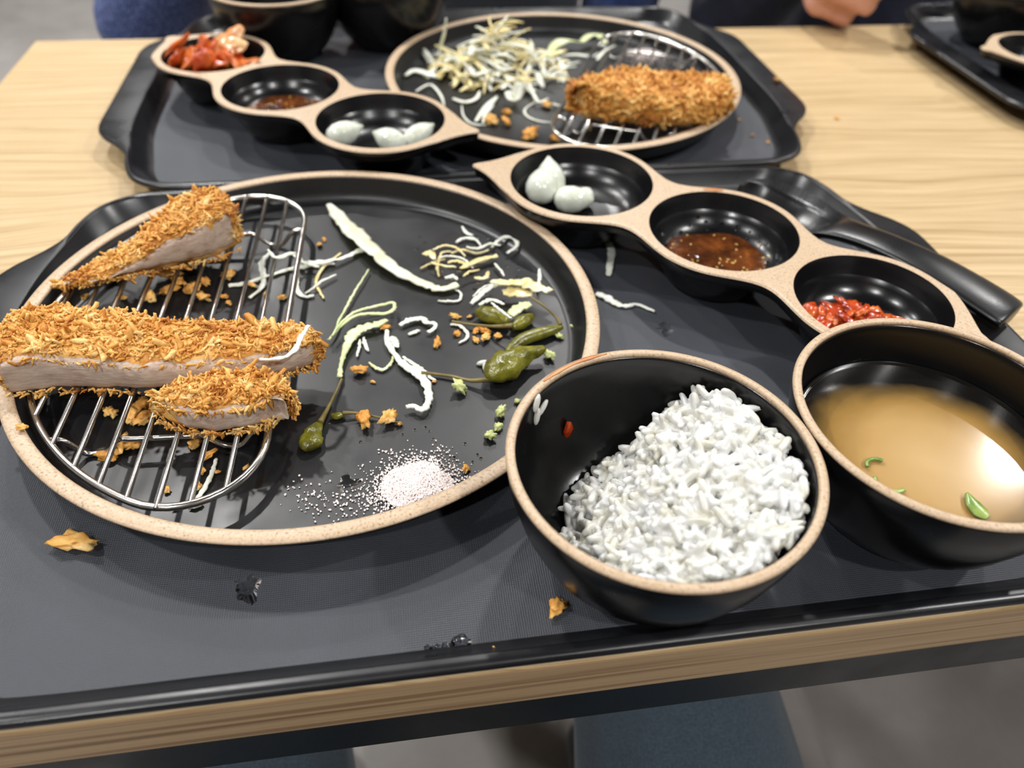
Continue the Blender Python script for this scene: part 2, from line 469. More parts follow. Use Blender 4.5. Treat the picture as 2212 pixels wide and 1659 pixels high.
def angle_ring(fn, z, n=360):
    A = np.array([math.atan2(b, a) for a, b in fn]); A = np.where(A < -1e-9, A + 2 * math.pi, A); o_ = np.argsort(A)
    A = A[o_]; X = np.array([fn[i][0] for i in o_]); Y = np.array([fn[i][1] for i in o_])
    A = np.concatenate([A - 2 * math.pi, A, A + 2 * math.pi]); X = np.tile(X, 3); Y = np.tile(Y, 3)
    # finer steps where the outline turns: even steps of the outline's own arc
    q = np.linspace(0, 2 * math.pi, n, endpoint=False); q = q + .0
    return [Vector((float(np.interp(a, A, X)), float(np.interp(a, A, Y)), z)) for a in q]

def quad_outline(q):
    """q: first-quadrant points from (x,0) to (0,y), mirrored all round"""
    a = smooth_path([Vector((x, y, 0)) for x, y in q], 60)
    a = [(p.x, p.y) for p in a]
    return a + [(-x, y) for x, y in reversed(a[:-1])] + [(-x, -y) for x, y in a[1:]] + [(x, -y) for x, y in reversed(a[1:-1])]

TRAY_OUT = [(.256, 0), (.256, .04), (.2555, .072), (.249, .088), (.238, .101), (.230, .114), (.2265, .13), (.219, .148), (.204, .159), (.185, .1625), (.12, .1628), (0, .1628)]
TRAY_OUT = [(x * 1.0255, y * .1665 / .1628) for x, y in TRAY_OUT]
TRAY_IN = [(.2335, 0), (.2335, .05), (.2315, .08), (.228, .10), (.2245, .118), (.2215, .132), (.214, .146), (.2, .1545), (.183, .157), (.12, .1572), (0, .1572)]
TRAY_IN = [(x * 1.0255, y * .1665 / .1628) for x, y in TRAY_IN]
TF = .0042
def make_tray(label, org):
    t = thing('serving_tray', label, 'tray', org, 'black serving trays')
    def ring(q, dz, ins=0.0, n=480):
        r = angle_ring(quad_outline(q), dz, n)
        if ins: r = [Vector((p.x - math.copysign(1, p.x) * min(ins, abs(p.x)) * min(1, abs(p.x) / .1), p.y - math.copysign(1, p.y) * min(ins, abs(p.y)) * min(1, abs(p.y) / .08), dz)) for p in r]
        return r
    rings = [ring(TRAY_IN, .0002, .0130), ring(TRAY_IN, .0022, .0095), ring(TRAY_IN, .0115, .0005), ring(TRAY_OUT, .0127, .0022), ring(TRAY_OUT, .0129, .0006), ring(TRAY_OUT, .0141, 0.0), ring(TRAY_OUT, .0155, .0003),
             ring(TRAY_OUT, .0164, .0014), ring(TRAY_OUT, .0165, .003), ring(TRAY_IN, .0163, -.0012), ring(TRAY_IN, .0161, -.0004), ring(TRAY_IN, .0156, -.0001), ring(TRAY_IN, .0145, .0005), ring(TRAY_IN, .0078, .0050), ring(TRAY_IN, .0056, .0066), ring(TRAY_IN, TF + .0001, .0095)]
    part('rim', rings_mesh(rings, True, False), M['traybody'], t, local=True)
    f0 = ring(TRAY_IN, TF, .0093)
    V, F = rings_mesh([f0] + [[Vector((q.x * k, q.y * k, TF)) for q in f0] for k in (.75, .5, .25)], False, True)
    V2, F2 = rings_mesh([ring(TRAY_IN, .0026, .0097), ring(TRAY_IN, TF, .0093)], True, False)
    part('tray_floor', join((V, F), (V2, F2)), M['trayfloor'], t, local=True, smooth=False, label='black linen textured floor of the tray')
    return t
tray1 = make_tray('black serving tray with the half eaten pork cutlet plate and the white rice bowl', (.0466, .2868, 0))
tray2 = make_tray('black serving tray with the shredded cabbage heap and a whole cutlet piece', (.0574, .6225, 0))
tray3 = make_tray('black serving tray beside the fist resting on the table', (.7530, .6180, 0))

# ------------------------------------------------------------------ plates
ON = TF + .0003                       # things set down on a tray floor
PC1, PC2 = Vector((-.0452, .3120, ON)), Vector((.1361, .6049, ON))
PF = ON + .0052                      # top of the plate floor
def make_plate(label, c):
    t = thing('plate', label, 'plate', c, 'large round black plates')
    prof = [(0, .0012), (.112, .0012), (.114, 0), (.118, 0), (.121, .0015), (.1308, .0058), (.1340, .0110), (.1382, .0165), (.1397, .0192), (.1395, .0196), (.1335, .0196), (.1332, .0188), (.1316, .0110), (.1302, .0078), (.1286, .0062), (.1268, .0053), (.125, .0052), (.09, .0052), (0, .0052)]
    part('dish', lathe(prof, 160), M['plate'], t, local=True)
    rp = [(.1335, .0194), (.1397, .0192), (.1402, .0198), (.1399, .0204), (.1388, .0208), (.1352, .0209), (.1340, .0206), (.1334, .02)]
    part('rim', lathe(rp, 200, closed=True), M['tan'], t, local=True, label='unglazed tan rim of the plate')
    return t
plate1 = make_plate('large round black plate holding three cut cutlet pieces, peppers and salt', PC1)
plate2 = make_plate('large round black plate heaped with shredded cabbage', PC2)

# ------------------------------------------------------------------ half-moon wire racks
RZ = .0165                           # height of the bars over the plate's underside
def make_rack(label, c, rz):
    t = thing('wire_rack', label, 'wire rack', c, 'half-moon wire racks', rz)
    chord, Ra, cr = .0135, .1285, .032
    # outline: chord at x = chord, arc of radius Ra, rounded corners
    cy = math.sqrt((Ra - cr) ** 2 - (chord + cr) ** 2); C1 = Vector((chord + cr, cy, 0)); a1 = math.atan2(cy, chord + cr)
    pts = []
    for i in range(14):
        a = math.pi + (a1 - math.pi) * i / 13
        pts.append(C1 + cr * Vector((math.cos(a), math.sin(a), 0)))
    for i in range(1, 60):
        a = a1 - 2 * a1 * i / 60; pts.append(Vector((Ra * math.cos(a), Ra * math.sin(a), 0)))
    for i in range(14):
        a = -a1 + (-math.pi + a1) * i / 13
        pts.append(Vector((C1.x, -C1.y, 0)) + cr * Vector((math.cos(a), math.sin(a), 0)))
    loop = pts + [pts[0]]
    rings = []
    n = len(pts)
    for i in range(n):
        tg = (pts[(i + 1) % n] - pts[i - 1]).normalized(); s = Vector((tg.y, -tg.x, 0))
        rings.append([pts[i] + Vector((0, 0, RZ)) + .0016 * (math.cos(q) * s + math.sin(q) * Vector((0, 0, 1))) for q in [2 * math.pi * k / 10 for k in range(10)]])
    rings.append(rings[0])
    part('frame', rings_mesh(rings, False, False), M['steel'], t, local=True)
    nb = 9
    for k in range(1, nb + 1):
        x = chord + .0122 * k
        r0 = Ra - .0002
        y = math.sqrt(r0 * r0 - x * x)
        if x < C1.x: y = min(y, C1.y + math.sqrt(max(cr * cr - (x - C1.x) ** 2, 0)))
        part('bar', sweep([Vector((x, -y, RZ + .0006)), Vector((x, y, RZ + .0006))], .00115, seg=8, n=2), M['steel'], t, local=True)
    for yy in (-.078, .078):
        xe = math.sqrt(Ra * Ra - yy * yy)
        P = [(chord + .0005, yy, RZ), (chord + .006, yy, RZ - .001), (chord + .013, yy, .0076), (chord + .018, yy, .0071), (chord + .022, yy, .009), (chord + .028, yy, RZ - .002), (chord + .034, yy, RZ - .0021),
             (xe - .034, yy, RZ - .0021), (xe - .028, yy, RZ - .002), (xe - .022, yy, .009), (xe - .017, yy, .0071), (xe - .012, yy, .0076), (xe - .006, yy, RZ - .001), (xe - .0008, yy, RZ)]
        part('support_wire', sweep(P, .0012, seg=8, n=70), M['steel'], t, local=True)
    return t
rack1 = make_rack('half-moon chrome wire rack carrying the cut cutlet pieces', PC1, math.pi - .04)
rack2 = make_rack('half-moon chrome wire rack carrying the whole cutlet piece', PC2, math.radians(-24))
RT = ON + RZ + .0018                 # top of the bars

# ------------------------------------------------------------------ bowls
BOWL_IN = [(.0516, .0531), (.0512, .0491), (.0500, .0380), (.0478, .0270), (.0440, .0180), (.0400, .0128), (.0345, .0092), (.0270, .0076), (0, .0070)]
def make_bowl(label, c, name='bowl'):
    t = thing(name, label, 'bowl', c, 'black bowls with tan rims')
    h = .0551
    po = [(0, .002), (.027, .002), (.029, 0), (.031, 0), (.0325, .003), (.0360, .0062), (.0405, .0110), (.0455, .0185), (.0505, .031), (.0540, .044), (.0552, h - .0014), (.0549, h - .0008)]
    pi = [(.0521, h - .0008)] + BOWL_IN
    part('body', lathe(po + pi, 128), M['bowl'], t, local=True)
    part('rim', lathe([(.0520, h - .0010), (.0550, h - .0010), (.0555, h - .0004), (.0553, h + .0004), (.0543, h + .0009), (.0528, h + .0009), (.0521, h + .0005)], 160, closed=True), M['tan'], t, local=True, label='unglazed tan rim of the bowl')
    return t
BR, BS = Vector((.0843, .1683, ON)), Vector((.1957, .1769, ON))
bowl1 = make_bowl('black bowl half full of white rice', BR)
def rim_stain(t, a0, a1, r, z, w, label):
    P = [Vector((r * math.cos(a), r * math.sin(a), z)) for a in [a0 + (a1 - a0) * i / 16 for i in range(17)]]
    part('stain', sweep(P, [w * .3, w, w * .7, w, w * .4], .00025, seg=6, raw=True), M['stain'], t, local=True, label=label)
rim_stain(bowl1, 1.72, 2.30, .0537, .0560, .0011, 'orange kimchi stain on the bowl rim')
make_bowl('black bowl of cloudy miso soup', BS)
make_bowl('black bowl behind the kimchi cup, its tan rim showing', Vector((-.0905, .7130, ON)))
make_bowl('black bowl between the other bowl and the cabbage plate', Vector((.0020, .7360, ON)))
make_bowl('black bowl on the tray beside the fist', Vector((.588, .700, ON)))

# ------------------------------------------------------------------ three-cup dishes
DISH_H = .0320
CUPR = [.0425, .0408, .0380]
bend = math.radians(-10.4)
DC = [Vector((0, 0, 0)), Vector((.0908, 0, 0))]; DC.append(DC[1] + .0868 * Vector((math.cos(bend), math.sin(bend), 0)))
TIP = Vector((-.0600, -.0235, 0)); END = DC[2] + .0500 * Vector((math.cos(bend + .12), math.sin(bend + .12), 0))
def smin(a, b, k):
    h = max(k - abs(a - b), 0) / k; return min(a, b) - h * h * k * .25
def cone_sdf(p, a, ra, b, rb):
    ab = b - a; t = min(max((p - a).dot(ab) / ab.length_squared, 0), 1); return (p - a - ab * t).length - (ra + (rb - ra) * t)
def dish_sdf(p):
    d = [(p - c).length - (r + .0052) for c, r in zip(DC, CUPR)]
    v = smin(smin(d[0], d[1], .034), d[2], .034)
    v = smin(v, cone_sdf(p, DC[0] * .3 + TIP * .7, .012, TIP, .0028), .022)
    return smin(v, cone_sdf(p, DC[2] * .4 + END * .6, .03, END, .006), .012)
def dish_outline(off=0.0):
    seeds = []
    for i in range(90):                     # round the tip end
        a = math.pi / 2 + math.pi * i / 89; seeds.append((DC[0], Vector((math.cos(a), math.sin(a), 0))))
    low, high = [], []
    spine = [DC[0].lerp(DC[1], i / 40) for i in range(1, 40)] + [DC[1].lerp(DC[2], i / 40) for i in range(0, 40)]
    for i, c in enumerate(spine):
        b = bend * ss(25, 55, i); low.append((c, Vector((math.sin(b), -math.cos(b), 0)))); high.append((c, Vector((-math.sin(b), math.cos(b), 0))))
    end = []
    for i in range(80):
        a = -math.pi / 2 + bend + math.pi * i / 79; end.append((DC[2], Vector((math.cos(a), math.sin(a), 0))))
    out = []
    for c, d in seeds + low + end + list(reversed(high)):
        a, b = 0.0, .09
        for _ in range(40):
            m_ = (a + b) / 2
            if dish_sdf(c + d * m_) > -off: b = m_
            else: a = m_
        out.append(c + d * a)
    return out
_ol = {o_: dish_outline(o_) for o_ in (0.0, .0006, .0014, .0045)}
def make_dish(label, org, rz):
    t = thing('side_dish', label, 'dish', org, 'three-cup side dishes', rz)
    H = DISH_H
    at = lambda o_, z: [Vector((p.x, p.y, z)) for p in _ol[o_]]
    # tan top: flat ring with three holes, filled between the outline and the cup mouths
    def sheet(off, z, radii, up_):
        bm = bmesh.new()
        def loop(pts):
            vs = [bm.verts.new(p) for p in pts]
            return [bm.edges.new((vs[i], vs[(i + 1) % len(vs)])) for i in range(len(vs))]
        ed = loop(at(off, z))
        for c, r in zip(DC, radii): ed += loop([c + Vector((r * math.cos(a), r * math.sin(a), z)) for a in [2 * math.pi * i / 72 for i in range(72)]])
        bmesh.ops.triangle_fill(bm, edges=ed, use_beauty=True)
        for f in bm.faces:
            if (f.normal.z > 0) != up_: f.normal_flip()
        bm.verts.index_update()
        r_ = ([v.co.copy() for v in bm.verts], [tuple(v.index for v in f.verts) for f in bm.faces]); bm.free()
        return r_
    top = sheet(.0014, H, CUPR, True)
    lip = rings_mesh([at(.0006, H - .0014), at(0.0, H - .0010), at(.0006, H - .0002), at(.0014, H)], False, False)
    part('rim', join(top, lip), M['tan'], t, local=True, smooth=False, label='unglazed tan top edge of the dish')
    part('slab', join(rings_mesh([at(.0045, H - .0085), at(.0014, H - .0070), at(.0006, H - .0014)], False, False), sheet(.0045, H - .0085, [r * .95 for r in CUPR], False)), M['cup'], t, local=True)
    for c, r in zip(DC, CUPR):
        k = r / .0425
        po = [(0, .0008), (.022 * k, .0008), (.0235 * k, 0), (.0255 * k, 0), (.029 * k, .0030), (.0330 * k, .0095), (.0362 * k, .0165), (.0385 * k, H - .0098), (.0408 * k, H - .0084), (.0424 * k, H - .0030)]
        pi = [(r + .0001, H - .0001), (r - .0006, H - .0014), (.0404 * k, .0262), (.0380 * k, .0205), (.0350 * k, .0162), (.0308 * k, .0128), (.025 * k, .0110), (.018 * k, .0105), (0, .0103)]
        part('cup', join(lathe(po, 72, c), lathe(pi, 96, c)), M['cup'], t, local=True)
    return t
def dish_at(org, rz, i):
    q = Matrix.Rotation(rz, 3, 'Z') @ DC[i]; return Vector(org) + q
D1, A1 = Vector((.1080, .4065, ON)), math.radians(-42.9)
D2, A2 = Vector((-.0086, .4990, ON)), math.radians(139.4)
dish1 = make_dish('three-cup black dish with pickled bulbs, sauce and chopped kimchi beside the black spoon', D1, A1)
P = [DC[1] + Vector((.0432 * math.cos(a), .0432 * math.sin(a), DISH_H + .0001)) for a in [1.98 + .025 * i for i in range(12)]]
part('stain', sweep(P, [.0008, .0019, .0017, .0008], .00025, seg=6, raw=True), M['stain'], dish1, local=True, label='orange sauce stain on the dish edge')
make_dish('three-cup black dish with a kimchi heap, sauce and pickled bulbs beside the cabbage plate', D2, A2)
E3 = px(2226, 108, ON + DISH_H); A3 = math.radians(175)
D3 = Vector((max(E3.x, .5500), E3.y, ON)) - Matrix.Rotation(A3, 3, 'Z') @ DC[2]
make_dish('three-cup black dish on the tray beside the fist', D3, A3)

# ------------------------------------------------------------------ crops of the photograph used to read positions (x, y inside the crop -> photograph pixels)
CR = dict(c1=(0, 380), c2=(0, 780), c3=(600, 400), c4=(600, 780), c5=(1020, 280), c6=(1472, 330), c7=(1080, 740), c8=(1472, 680), b1=(0, 1104), b2=(700, 1104), t1=(0, 0), t2=(300, 0), t4=(1472, 0))
def cp(c, x, y, h): return px(CR[c][0] + x / 2.989, CR[c][1] + y / 2.989, h)
def cpf(x, y, h): return px(800 + x / 2.633, y / 2.633, h)
def wm(c, w, x, y, h):                 # a width in crop pixels at that place, in metres
    d = (cp(c, x, y, h) - Vector((0, 0, CAMH))).dot(fw); return w / 2.989 * d / FPX

# ------------------------------------------------------------------ breaded pork cutlets
def closest_on(a, b, p):
    ab = b - a; t = min(max((p - a).dot(ab) / ab.length_squared, 0), 1); return a + ab * t

def slab(outline, z0, z1f, n=110, round_=.35, amp=.0017, seed=0.0, freq=130, inset_end=.010):
    """a lumpy slab: outline [(x, y)...] anticlockwise, bottom z0, top height z1f(p)"""
    P = polar_ring(outline, 0, n)
    c = sum(P, Vector()) / n
    far = max(P, key=lambda p: (p - c).length); ax = (far - c).normalized(); L = (far - c).length
    a, b = c - ax * max(L - inset_end * 1.6, .001), c + ax * max(L - inset_end * 1.6, .001)
    S_ = [closest_on(a, b, p) for p in P]
    prof = [(.97, .0), (.6, .0), (.22, .0), (.07, .10), (.0, .32), (.0, .55), (.03, .76), (.10, .90), (.24, .975), (.45, 1.0), (.7, 1.02), (.97, 1.03)]
    rings = []
    for k, zf in prof:
        ring = []
        for p, s in zip(P, S_):
            q = p.lerp(s, k); z1 = z1f(q); q = Vector((q.x, q.y, z0 + (z1 - z0) * zf))
            d = (q - Vector((s.x, s.y, (z0 + z1) / 2))).normalized()
            w = amp * (noise.noise(q * freq + Vector((seed, 0, 0))) + .6 * noise.noise(q * freq * 2.7 + Vector((0, seed, 0))))
            q = q + d * w
            if q.z < z0 - .0002: q.z = z0 - .0002
            ring.append(q)
        rings.append(ring)
    return rings_mesh(rings, True, True)

def flakes(VF, count, rnd, ok, size=(.0022, .0055), lift=.0004):
    """bread crumb flakes scattered over a surface"""
    V, F = VF; tri = []
    for f in F:
        for k in range(1, len(f) - 1):
            a, b, c = V[f[0]], V[f[k]], V[f[k + 1]]; nn = (b - a).cross(c - a)
            if nn.length > 1e-12: tri.append((a, b, c, nn.normalized(), nn.length))
    tri = [t for t in tri if ok((t[0] + t[1] + t[2]) / 3, t[3])]
    cum = np.cumsum([t[4] for t in tri]); OV, OF, OA = [], [], []
    for _ in range(count):
        a, b, c, nn, _w = tri[min(int(np.searchsorted(cum, rnd.random() * cum[-1])), len(tri) - 1)]
        u, v = rnd.random(), rnd.random()
        if u + v > 1: u, v = 1 - u, 1 - v
        p = a + (b - a) * u + (c - a) * v
        ref = Vector((rnd.gauss(0, 1), rnd.gauss(0, 1), rnd.gauss(0, .6))); t1 = (ref - nn * ref.dot(nn)).normalized(); t2 = nn.cross(t1)
        tilt = abs(rnd.gauss(0, .45)); d1 = (t1 * math.cos(tilt) + nn * math.sin(tilt)); nr = (nn * math.cos(tilt) - t1 * math.sin(tilt))
        L = size[0] + (size[1] - size[0]) * rnd.random() ** 1.6; W = L * rnd.uniform(.22, .5); th = L * rnd.uniform(.07, .14) + .00012; curl = rnd.uniform(-.3, .5) * L
        k0 = len(OV); tint = rnd.random()
        for s in range(4):
            f = s / 3; x = (f - .25) * L; w = W * (.55 + .7 * math.sin(math.pi * (f * .8 + .15))) * rnd.uniform(.6, 1.2) * .5; zc = lift + curl * (f - .3) ** 2
            for sx, sz in ((-1, 0), (0, 1), (1, 0), (0, -1)):
                j = rnd.uniform(.6, 1.4)
                OV.append(p + d1 * (x + rnd.uniform(-.1, .1) * L) + t2 * (sx * w * j) + nr * (zc + sz * th * j)); OA.append(tint)
        for s in range(3):
            for q in range(4):
                r = (q + 1) % 4; OF.append((k0 + s * 4 + q, k0 + s * 4 + r, k0 + s * 4 + 4 + r, k0 + s * 4 + 4 + q))
        OF += [(k0 + 3, k0 + 2, k0 + 1, k0), (k0 + 12, k0 + 13, k0 + 14, k0 + 15)]
    return (OV, OF), OA

def make_cutlet(label, outline, front, z0, z1f, nfl, seed, meat_in=.0024, out=.0022, mat='crust', meat=True, size=(.0012, .0044)):
    """front: unit vector the cut face looks along"""
    rnd = random.Random(seed); P = [Vector((x, y, 0)) for x, y in outline]; c = sum(P, Vector()) / len(P)
    t = thing('pork_cutlet', label, 'pork cutlet', (c.x, c.y, z0))
    body = slab(outline, z0, z1f, seed=seed * 3.1)
    cr = part('crust', body, M[mat], t, attr=[.45 + .5 * noise.noise(v * 60) for v in body[0]], label='golden brown breadcrumb crust')
    front = Vector(front)
    side = Vector((-front.y, front.x, 0)); q = [(p - c).dot(side) for p in P]; e0, e1 = min(q) + .0045, max(q) - .0045
    ok = (lambda p, n_: n_.z > -.3 and not (n_.dot(front) > .45 and e0 < (p - c).dot(side) < e1 and z0 + .003 < p.z < z1f(p) - .002)) if meat else (lambda p, n_: n_.z > -.4)
    fl_, at_ = flakes(body, nfl, rnd, ok, size)
    big_, ba_ = flakes(body, nfl // 14, rnd, ok, (.0045, .0085), .0003)
    n0 = len(fl_[0]); fl_ = (fl_[0] + big_[0], fl_[1] + [tuple(i + n0 for i in q_) for q_ in big_[1]]); at_ = at_ + ba_
    if meat:
        edge = [p for p in polar_ring(outline, 0, 160) if e0 - .003 < (p - c).dot(side) < e1 + .003 and (p - c).dot(front) > -.001]
        edge.sort(key=lambda p: (p - c).dot(side))
        for lo_, hi_, cnt in ((.0002, .0034, nfl // 6), (-.0036, -.0010, nfl // 12)):
            V3, F3 = [], []
            for p in edge:
                zb = z0 if lo_ > 0 else z1f(p)
                V3 += [Vector((p.x, p.y, zb + lo_)) + front * (out - .0006), Vector((p.x, p.y, zb + hi_)) + front * (out + .0002)]
            F3 = [(2 * i, 2 * i + 2, 2 * i + 3, 2 * i + 1) for i in range(len(edge) - 1)]
            e_, ea_ = flakes((V3, F3), cnt, rnd, lambda p, n_: True, size, .0002)
            n0 = len(fl_[0]); fl_ = (fl_[0] + e_[0], fl_[1] + [tuple(i + n0 for i in q_) for q_ in e_[1]]); at_ = at_ + ea_
    part('breadcrumb_coating', fl_, M[mat], cr, attr=at_, kind='stuff')
    if meat:
        # the cut face: a thinner slab pushed out through the crust on the cut side only
        side = Vector((-front.y, front.x, 0)); q = [((p - c).dot(side), (p - c).dot(front)) for p in P]
        s0, s1 = min(a for a, _ in q), max(a for a, _ in q); f1 = max(b for _, b in q)
        mo = []
        for p, (a, b) in zip(P, q):
            k = 1 - 2 * .0034 / (s1 - s0)
            b2 = b + out if b > 0 else b * .2
            w = c + side * (((a - (s0 + s1) / 2) * k) + (s0 + s1) / 2) + front * b2; mo.append((w.x, w.y))
        mt = slab(mo, z0 + meat_in, lambda p: z1f(p) - meat_in * 1.15, seed=seed + 9.0, amp=.0007, freq=220, inset_end=.004, n=140)
        part('meat', mt, M['meat'], t, label='pale cut face of the pork')
    return t

def outline_px(pts, h): return [(p.x, p.y) for p in (px(u, v, h) for u, v in pts)]
Z0 = RT + .0003
# the long strip across the rack: front edge read at its foot, back edge at its top
fb = [px(u, v, Z0 + .001) for u, v in ((14, 852), (120, 838), (330, 842), (520, 832), (640, 806), (696, 786))]
bt = [px(u, v, .042) for u, v in ((690, 705), (640, 694), (480, 690), (330, 676), (130, 652), (40, 668), (2, 715))]
make_cutlet('longest pork cutlet strip lying across the wire rack, pale meat on its cut side', [(p.x, p.y) for p in fb + bt], (.06, -1, 0), Z0,
            lambda p: .0415 + .003 * ss(-.10, -.17, p.x) + .0012 * noise.noise(p * 70), 3000, 11)
# the small piece in front of it
fb = [px(u, v, Z0 + .001) for u, v in ((338, 900), (400, 926), (470, 932), (560, 920), (625, 888))]
bt = [px(u, v, .038) for u, v in ((636, 850), (600, 806), (540, 792), (440, 806), (352, 838))]
make_cutlet('smallest pork cutlet piece in front of the long strip', [(p.x, p.y) for p in fb + bt], (.02, -1, 0), Z0,
            lambda p: .0388 + .0015 * noise.noise(p * 90), 1250, 12, meat_in=.0022)
# the thick piece tapering to a thin end at the back of the rack
fb = [px(u, v, Z0 + .001) for u, v in ((118, 622), (200, 612), (300, 592), (400, 572), (470, 556), (520, 530))]
bt = [px(u, v, z) for u, v, z in ((512, 470, .040), (480, 410, .048), (385, 408, .046), (300, 500, .036), (200, 560, .030))]
make_cutlet('wedge of pork cutlet at the back of the rack, thick at one end and tapering', [(p.x, p.y) for p in fb + bt], (.28, -.96, 0), Z0,
            lambda p: .0275 + .021 * ss(-.165, -.098, p.x) + .0012 * noise.noise(p * 80), 1900, 13, meat_in=.0038)
# the whole piece on the other rack
q = [(1228, 222), (1270, 250), (1360, 268), (1450, 278), (1530, 274), (1572, 250)]
fb = [px(u, v, Z0 + .001) for u, v in q]
bt = [px(u, v, .043) for u, v in ((1588, 200), (1570, 165), (1450, 152), (1330, 146), (1260, 160), (1228, 185))]
make_cutlet('whole crusted pork cutlet piece beside the cabbage heap', [(p.x, p.y) for p in fb + bt], (0, -1, 0), Z0,
            lambda p: .043 + .002 * noise.noise(p * 70), 2400, 14, meat=False, mat='crustdark', size=(.002, .0075))

# ------------------------------------------------------------------ rice
def make_rice():
    rnd = random.Random(5); c = BR
    pr = sorted((z, r) for r, z in BOWL_IN)
    def wall_r(z):       # inner radius of the bowl at local height z
        for (z0, r0), (z1, r1) in zip(pr, pr[1:]):
            if z <= z1: return r0 + (r1 - r0) * max(0, (z - z0) / (z1 - z0))
        return .0516
    def top(x, y):       # local height of the heap
        u = x * .80 - y * .30                                 # towards the full side
        h = .008 + .036 * ss(-.036, .016, u) + .005 * ss(.0, .04, x)
        h *= 1 - .75 * ss(.022, .042, y - .34 * x - .004)     # falls away at the back
        h += .0055 * noise.noise(Vector((x * 75, y * 75, 3))) + .0035 * noise.noise(Vector((x * 170, y * 170, 8)))
        return h
    covered = lambda x, y: (x * .80 - y * .42) > -.0335 and y - .34 * x < .034
    gv, gf = ico(2)
    V, F = [], []
    # the packed body of the heap
    nr, ns = 22, 64; base = len(V); ringsT = []
    for i in range(nr + 1):
        r = .001 + .0465 * i / nr; ring = []
        for k in range(ns):
            a = 2 * math.pi * k / ns; x, y = r * math.cos(a), r * math.sin(a)
            z = top(x, y) - .0022 if covered(x, y) else .0060
            for _ in range(40):
                if math.hypot(x, y) > wall_r(max(z, .0078)) - .0012: x *= .97; y *= .97
            ring.append(c + Vector((x, y, max(z, .0092))))
        ringsT.append(ring)
    def wall_z(r):
        for (z0, r0), (z1, r1) in zip(pr, pr[1:]):
            if r <= r1: return z0 + (z1 - z0) * max(0, (r - r0) / (r1 - r0))
        return .05
    ringsB = [[Vector((p.x, p.y, min(p.z - .0004, c.z + max(.0084, wall_z((p - c).xy.length + .0008) + .0010)))) for p in ring] for ring in ringsT]
    V2, F2 = rings_mesh(list(reversed(ringsT)) + ringsB, True, True); V += V2; F += F2
    tries, n = 0, 0
    while n < 820 and tries < 20000:
        tries += 1
        a, r = rnd.uniform(0, 2 * math.pi), .0505 * math.sqrt(rnd.random()); x, y = r * math.cos(a), r * math.sin(a)
        if not covered(x, y): continue
        z = top(x, y) - rnd.uniform(-.0006, .0022)
        if math.hypot(x, y) > wall_r(z - .001) - .0020: continue
        L, W = rnd.uniform(.0041, .0055), rnd.uniform(.0015, .00195)
        rot = Matrix.Rotation(rnd.uniform(0, 6.283), 3, 'Z') @ Matrix.Rotation(rnd.gauss(0, .42), 3, 'Y') @ Matrix.Rotation(rnd.uniform(0, 6.28), 3, 'X')
        bnd = rnd.uniform(-.12, .12); k0 = len(V); sd = rnd.random() * 50; w2 = W * rnd.uniform(.75, 1.0)
        zmin = max(z, .0088 + W)
        for g in gv:
            f = 1 + .16 * noise.noise(g * 1.3 + Vector((sd, 0, 0)))
            f *= math.sqrt(1 + .8 * g.x * g.x)
            p = Vector((g.x * L, g.y * W * f, g.z * w2 * f + bnd * L * (g.x * g.x - .5)))
            q_ = Vector((x, y, zmin)) + rot @ p; rr_ = wall_r(max(q_.z, .0078)) - .0007; ln_ = q_.xy.length
            if ln_ > rr_: q_.x *= rr_ / ln_; q_.y *= rr_ / ln_
            q_.z = max(q_.z, max(.0086, wall_z(q_.xy.length + .0005) + .0010))
            V.append(c + q_)
        F += [tuple(k0 + i for i in f) for f in gf]; n += 1
    return V, F
rice_o = single('rice', make_rice(), M['rice'], 'white cooked rice heaped to one side of its black bowl', 'rice', kind='stuff')

md = rice_o.modifiers.new('stick', 'REMESH'); md.mode = 'VOXEL'; md.voxel_size = .00036; md.use_smooth_shade = True
md = rice_o.modifiers.new('soften', 'SMOOTH'); md.iterations = 1; md.factor = .5

def grains(pts, rnd, L=.0033, W=.0013):
    return join(*[blob(p, (L, W, W * .8), 2, rot if rot else rrot(rnd, .3), .15, 1.4, rnd.random() * 30) for p, rot in pts])
# grains and a red scrap stuck to the bowl wall
def on_wall(u, v, lift):
    lo, hi = 0.004, .058
    for _ in range(40):                                   # the pixel's ray against the inside of the bowl
        z = (lo + hi) / 2; p = px(u, v, ON + z) - BR
        r = .0460 + (.0512 - .0460) * min(max((z - .0148) / .034, 0), 1)
        if math.hypot(p.x, p.y) > r: lo = z
        else: hi = z
    p = px(u, v, ON + hi) - BR; n_ = Vector((-p.x, -p.y, 0)).normalized()
    return BR + p + n_ * lift, n_
for u, v, a in ((220, 385, 1.2), (258, 415, .5), (222, 470, 1.4)):
    p, n_ = on_wall(1080 + u / 2.989, 740 + v / 2.989, .0012)
    tq = Vector((-n_.y, n_.x, 0)); d = tq * math.cos(a) + Vector((0, 0, 1)) * math.sin(a); e = n_.cross(d)
    rot = Matrix((d, e, n_)).transposed()
    single('rice_grain', blob(p, (.0042, .0017, .0011), 2, rot, .15, 1.3, a), M['rice'], {1.2: 'rice grain topmost of three stuck inside the rice bowl', .5: 'slanting rice grain of three stuck inside the rice bowl', 1.4: 'rice grain lowest of three stuck inside the rice bowl'}[a], 'rice grain', 'grains stuck to the bowl wall')
p, n_ = on_wall(1080 + 428 / 2.989, 740 + 555 / 2.989, .0012)
tq = Vector((-n_.y, n_.x, 0))
V_, F_ = blob(p, (.0021, .0045, .0012), 2, Matrix((tq, Vector((0, 0, 1)), n_)).transposed(), .5, 1.5, 4)
single('kimchi_scrap', (V_, F_), M['kimchi'], 'small red scrap stuck inside the rice bowl', 'food scrap', attr=[.05] * len(V_))

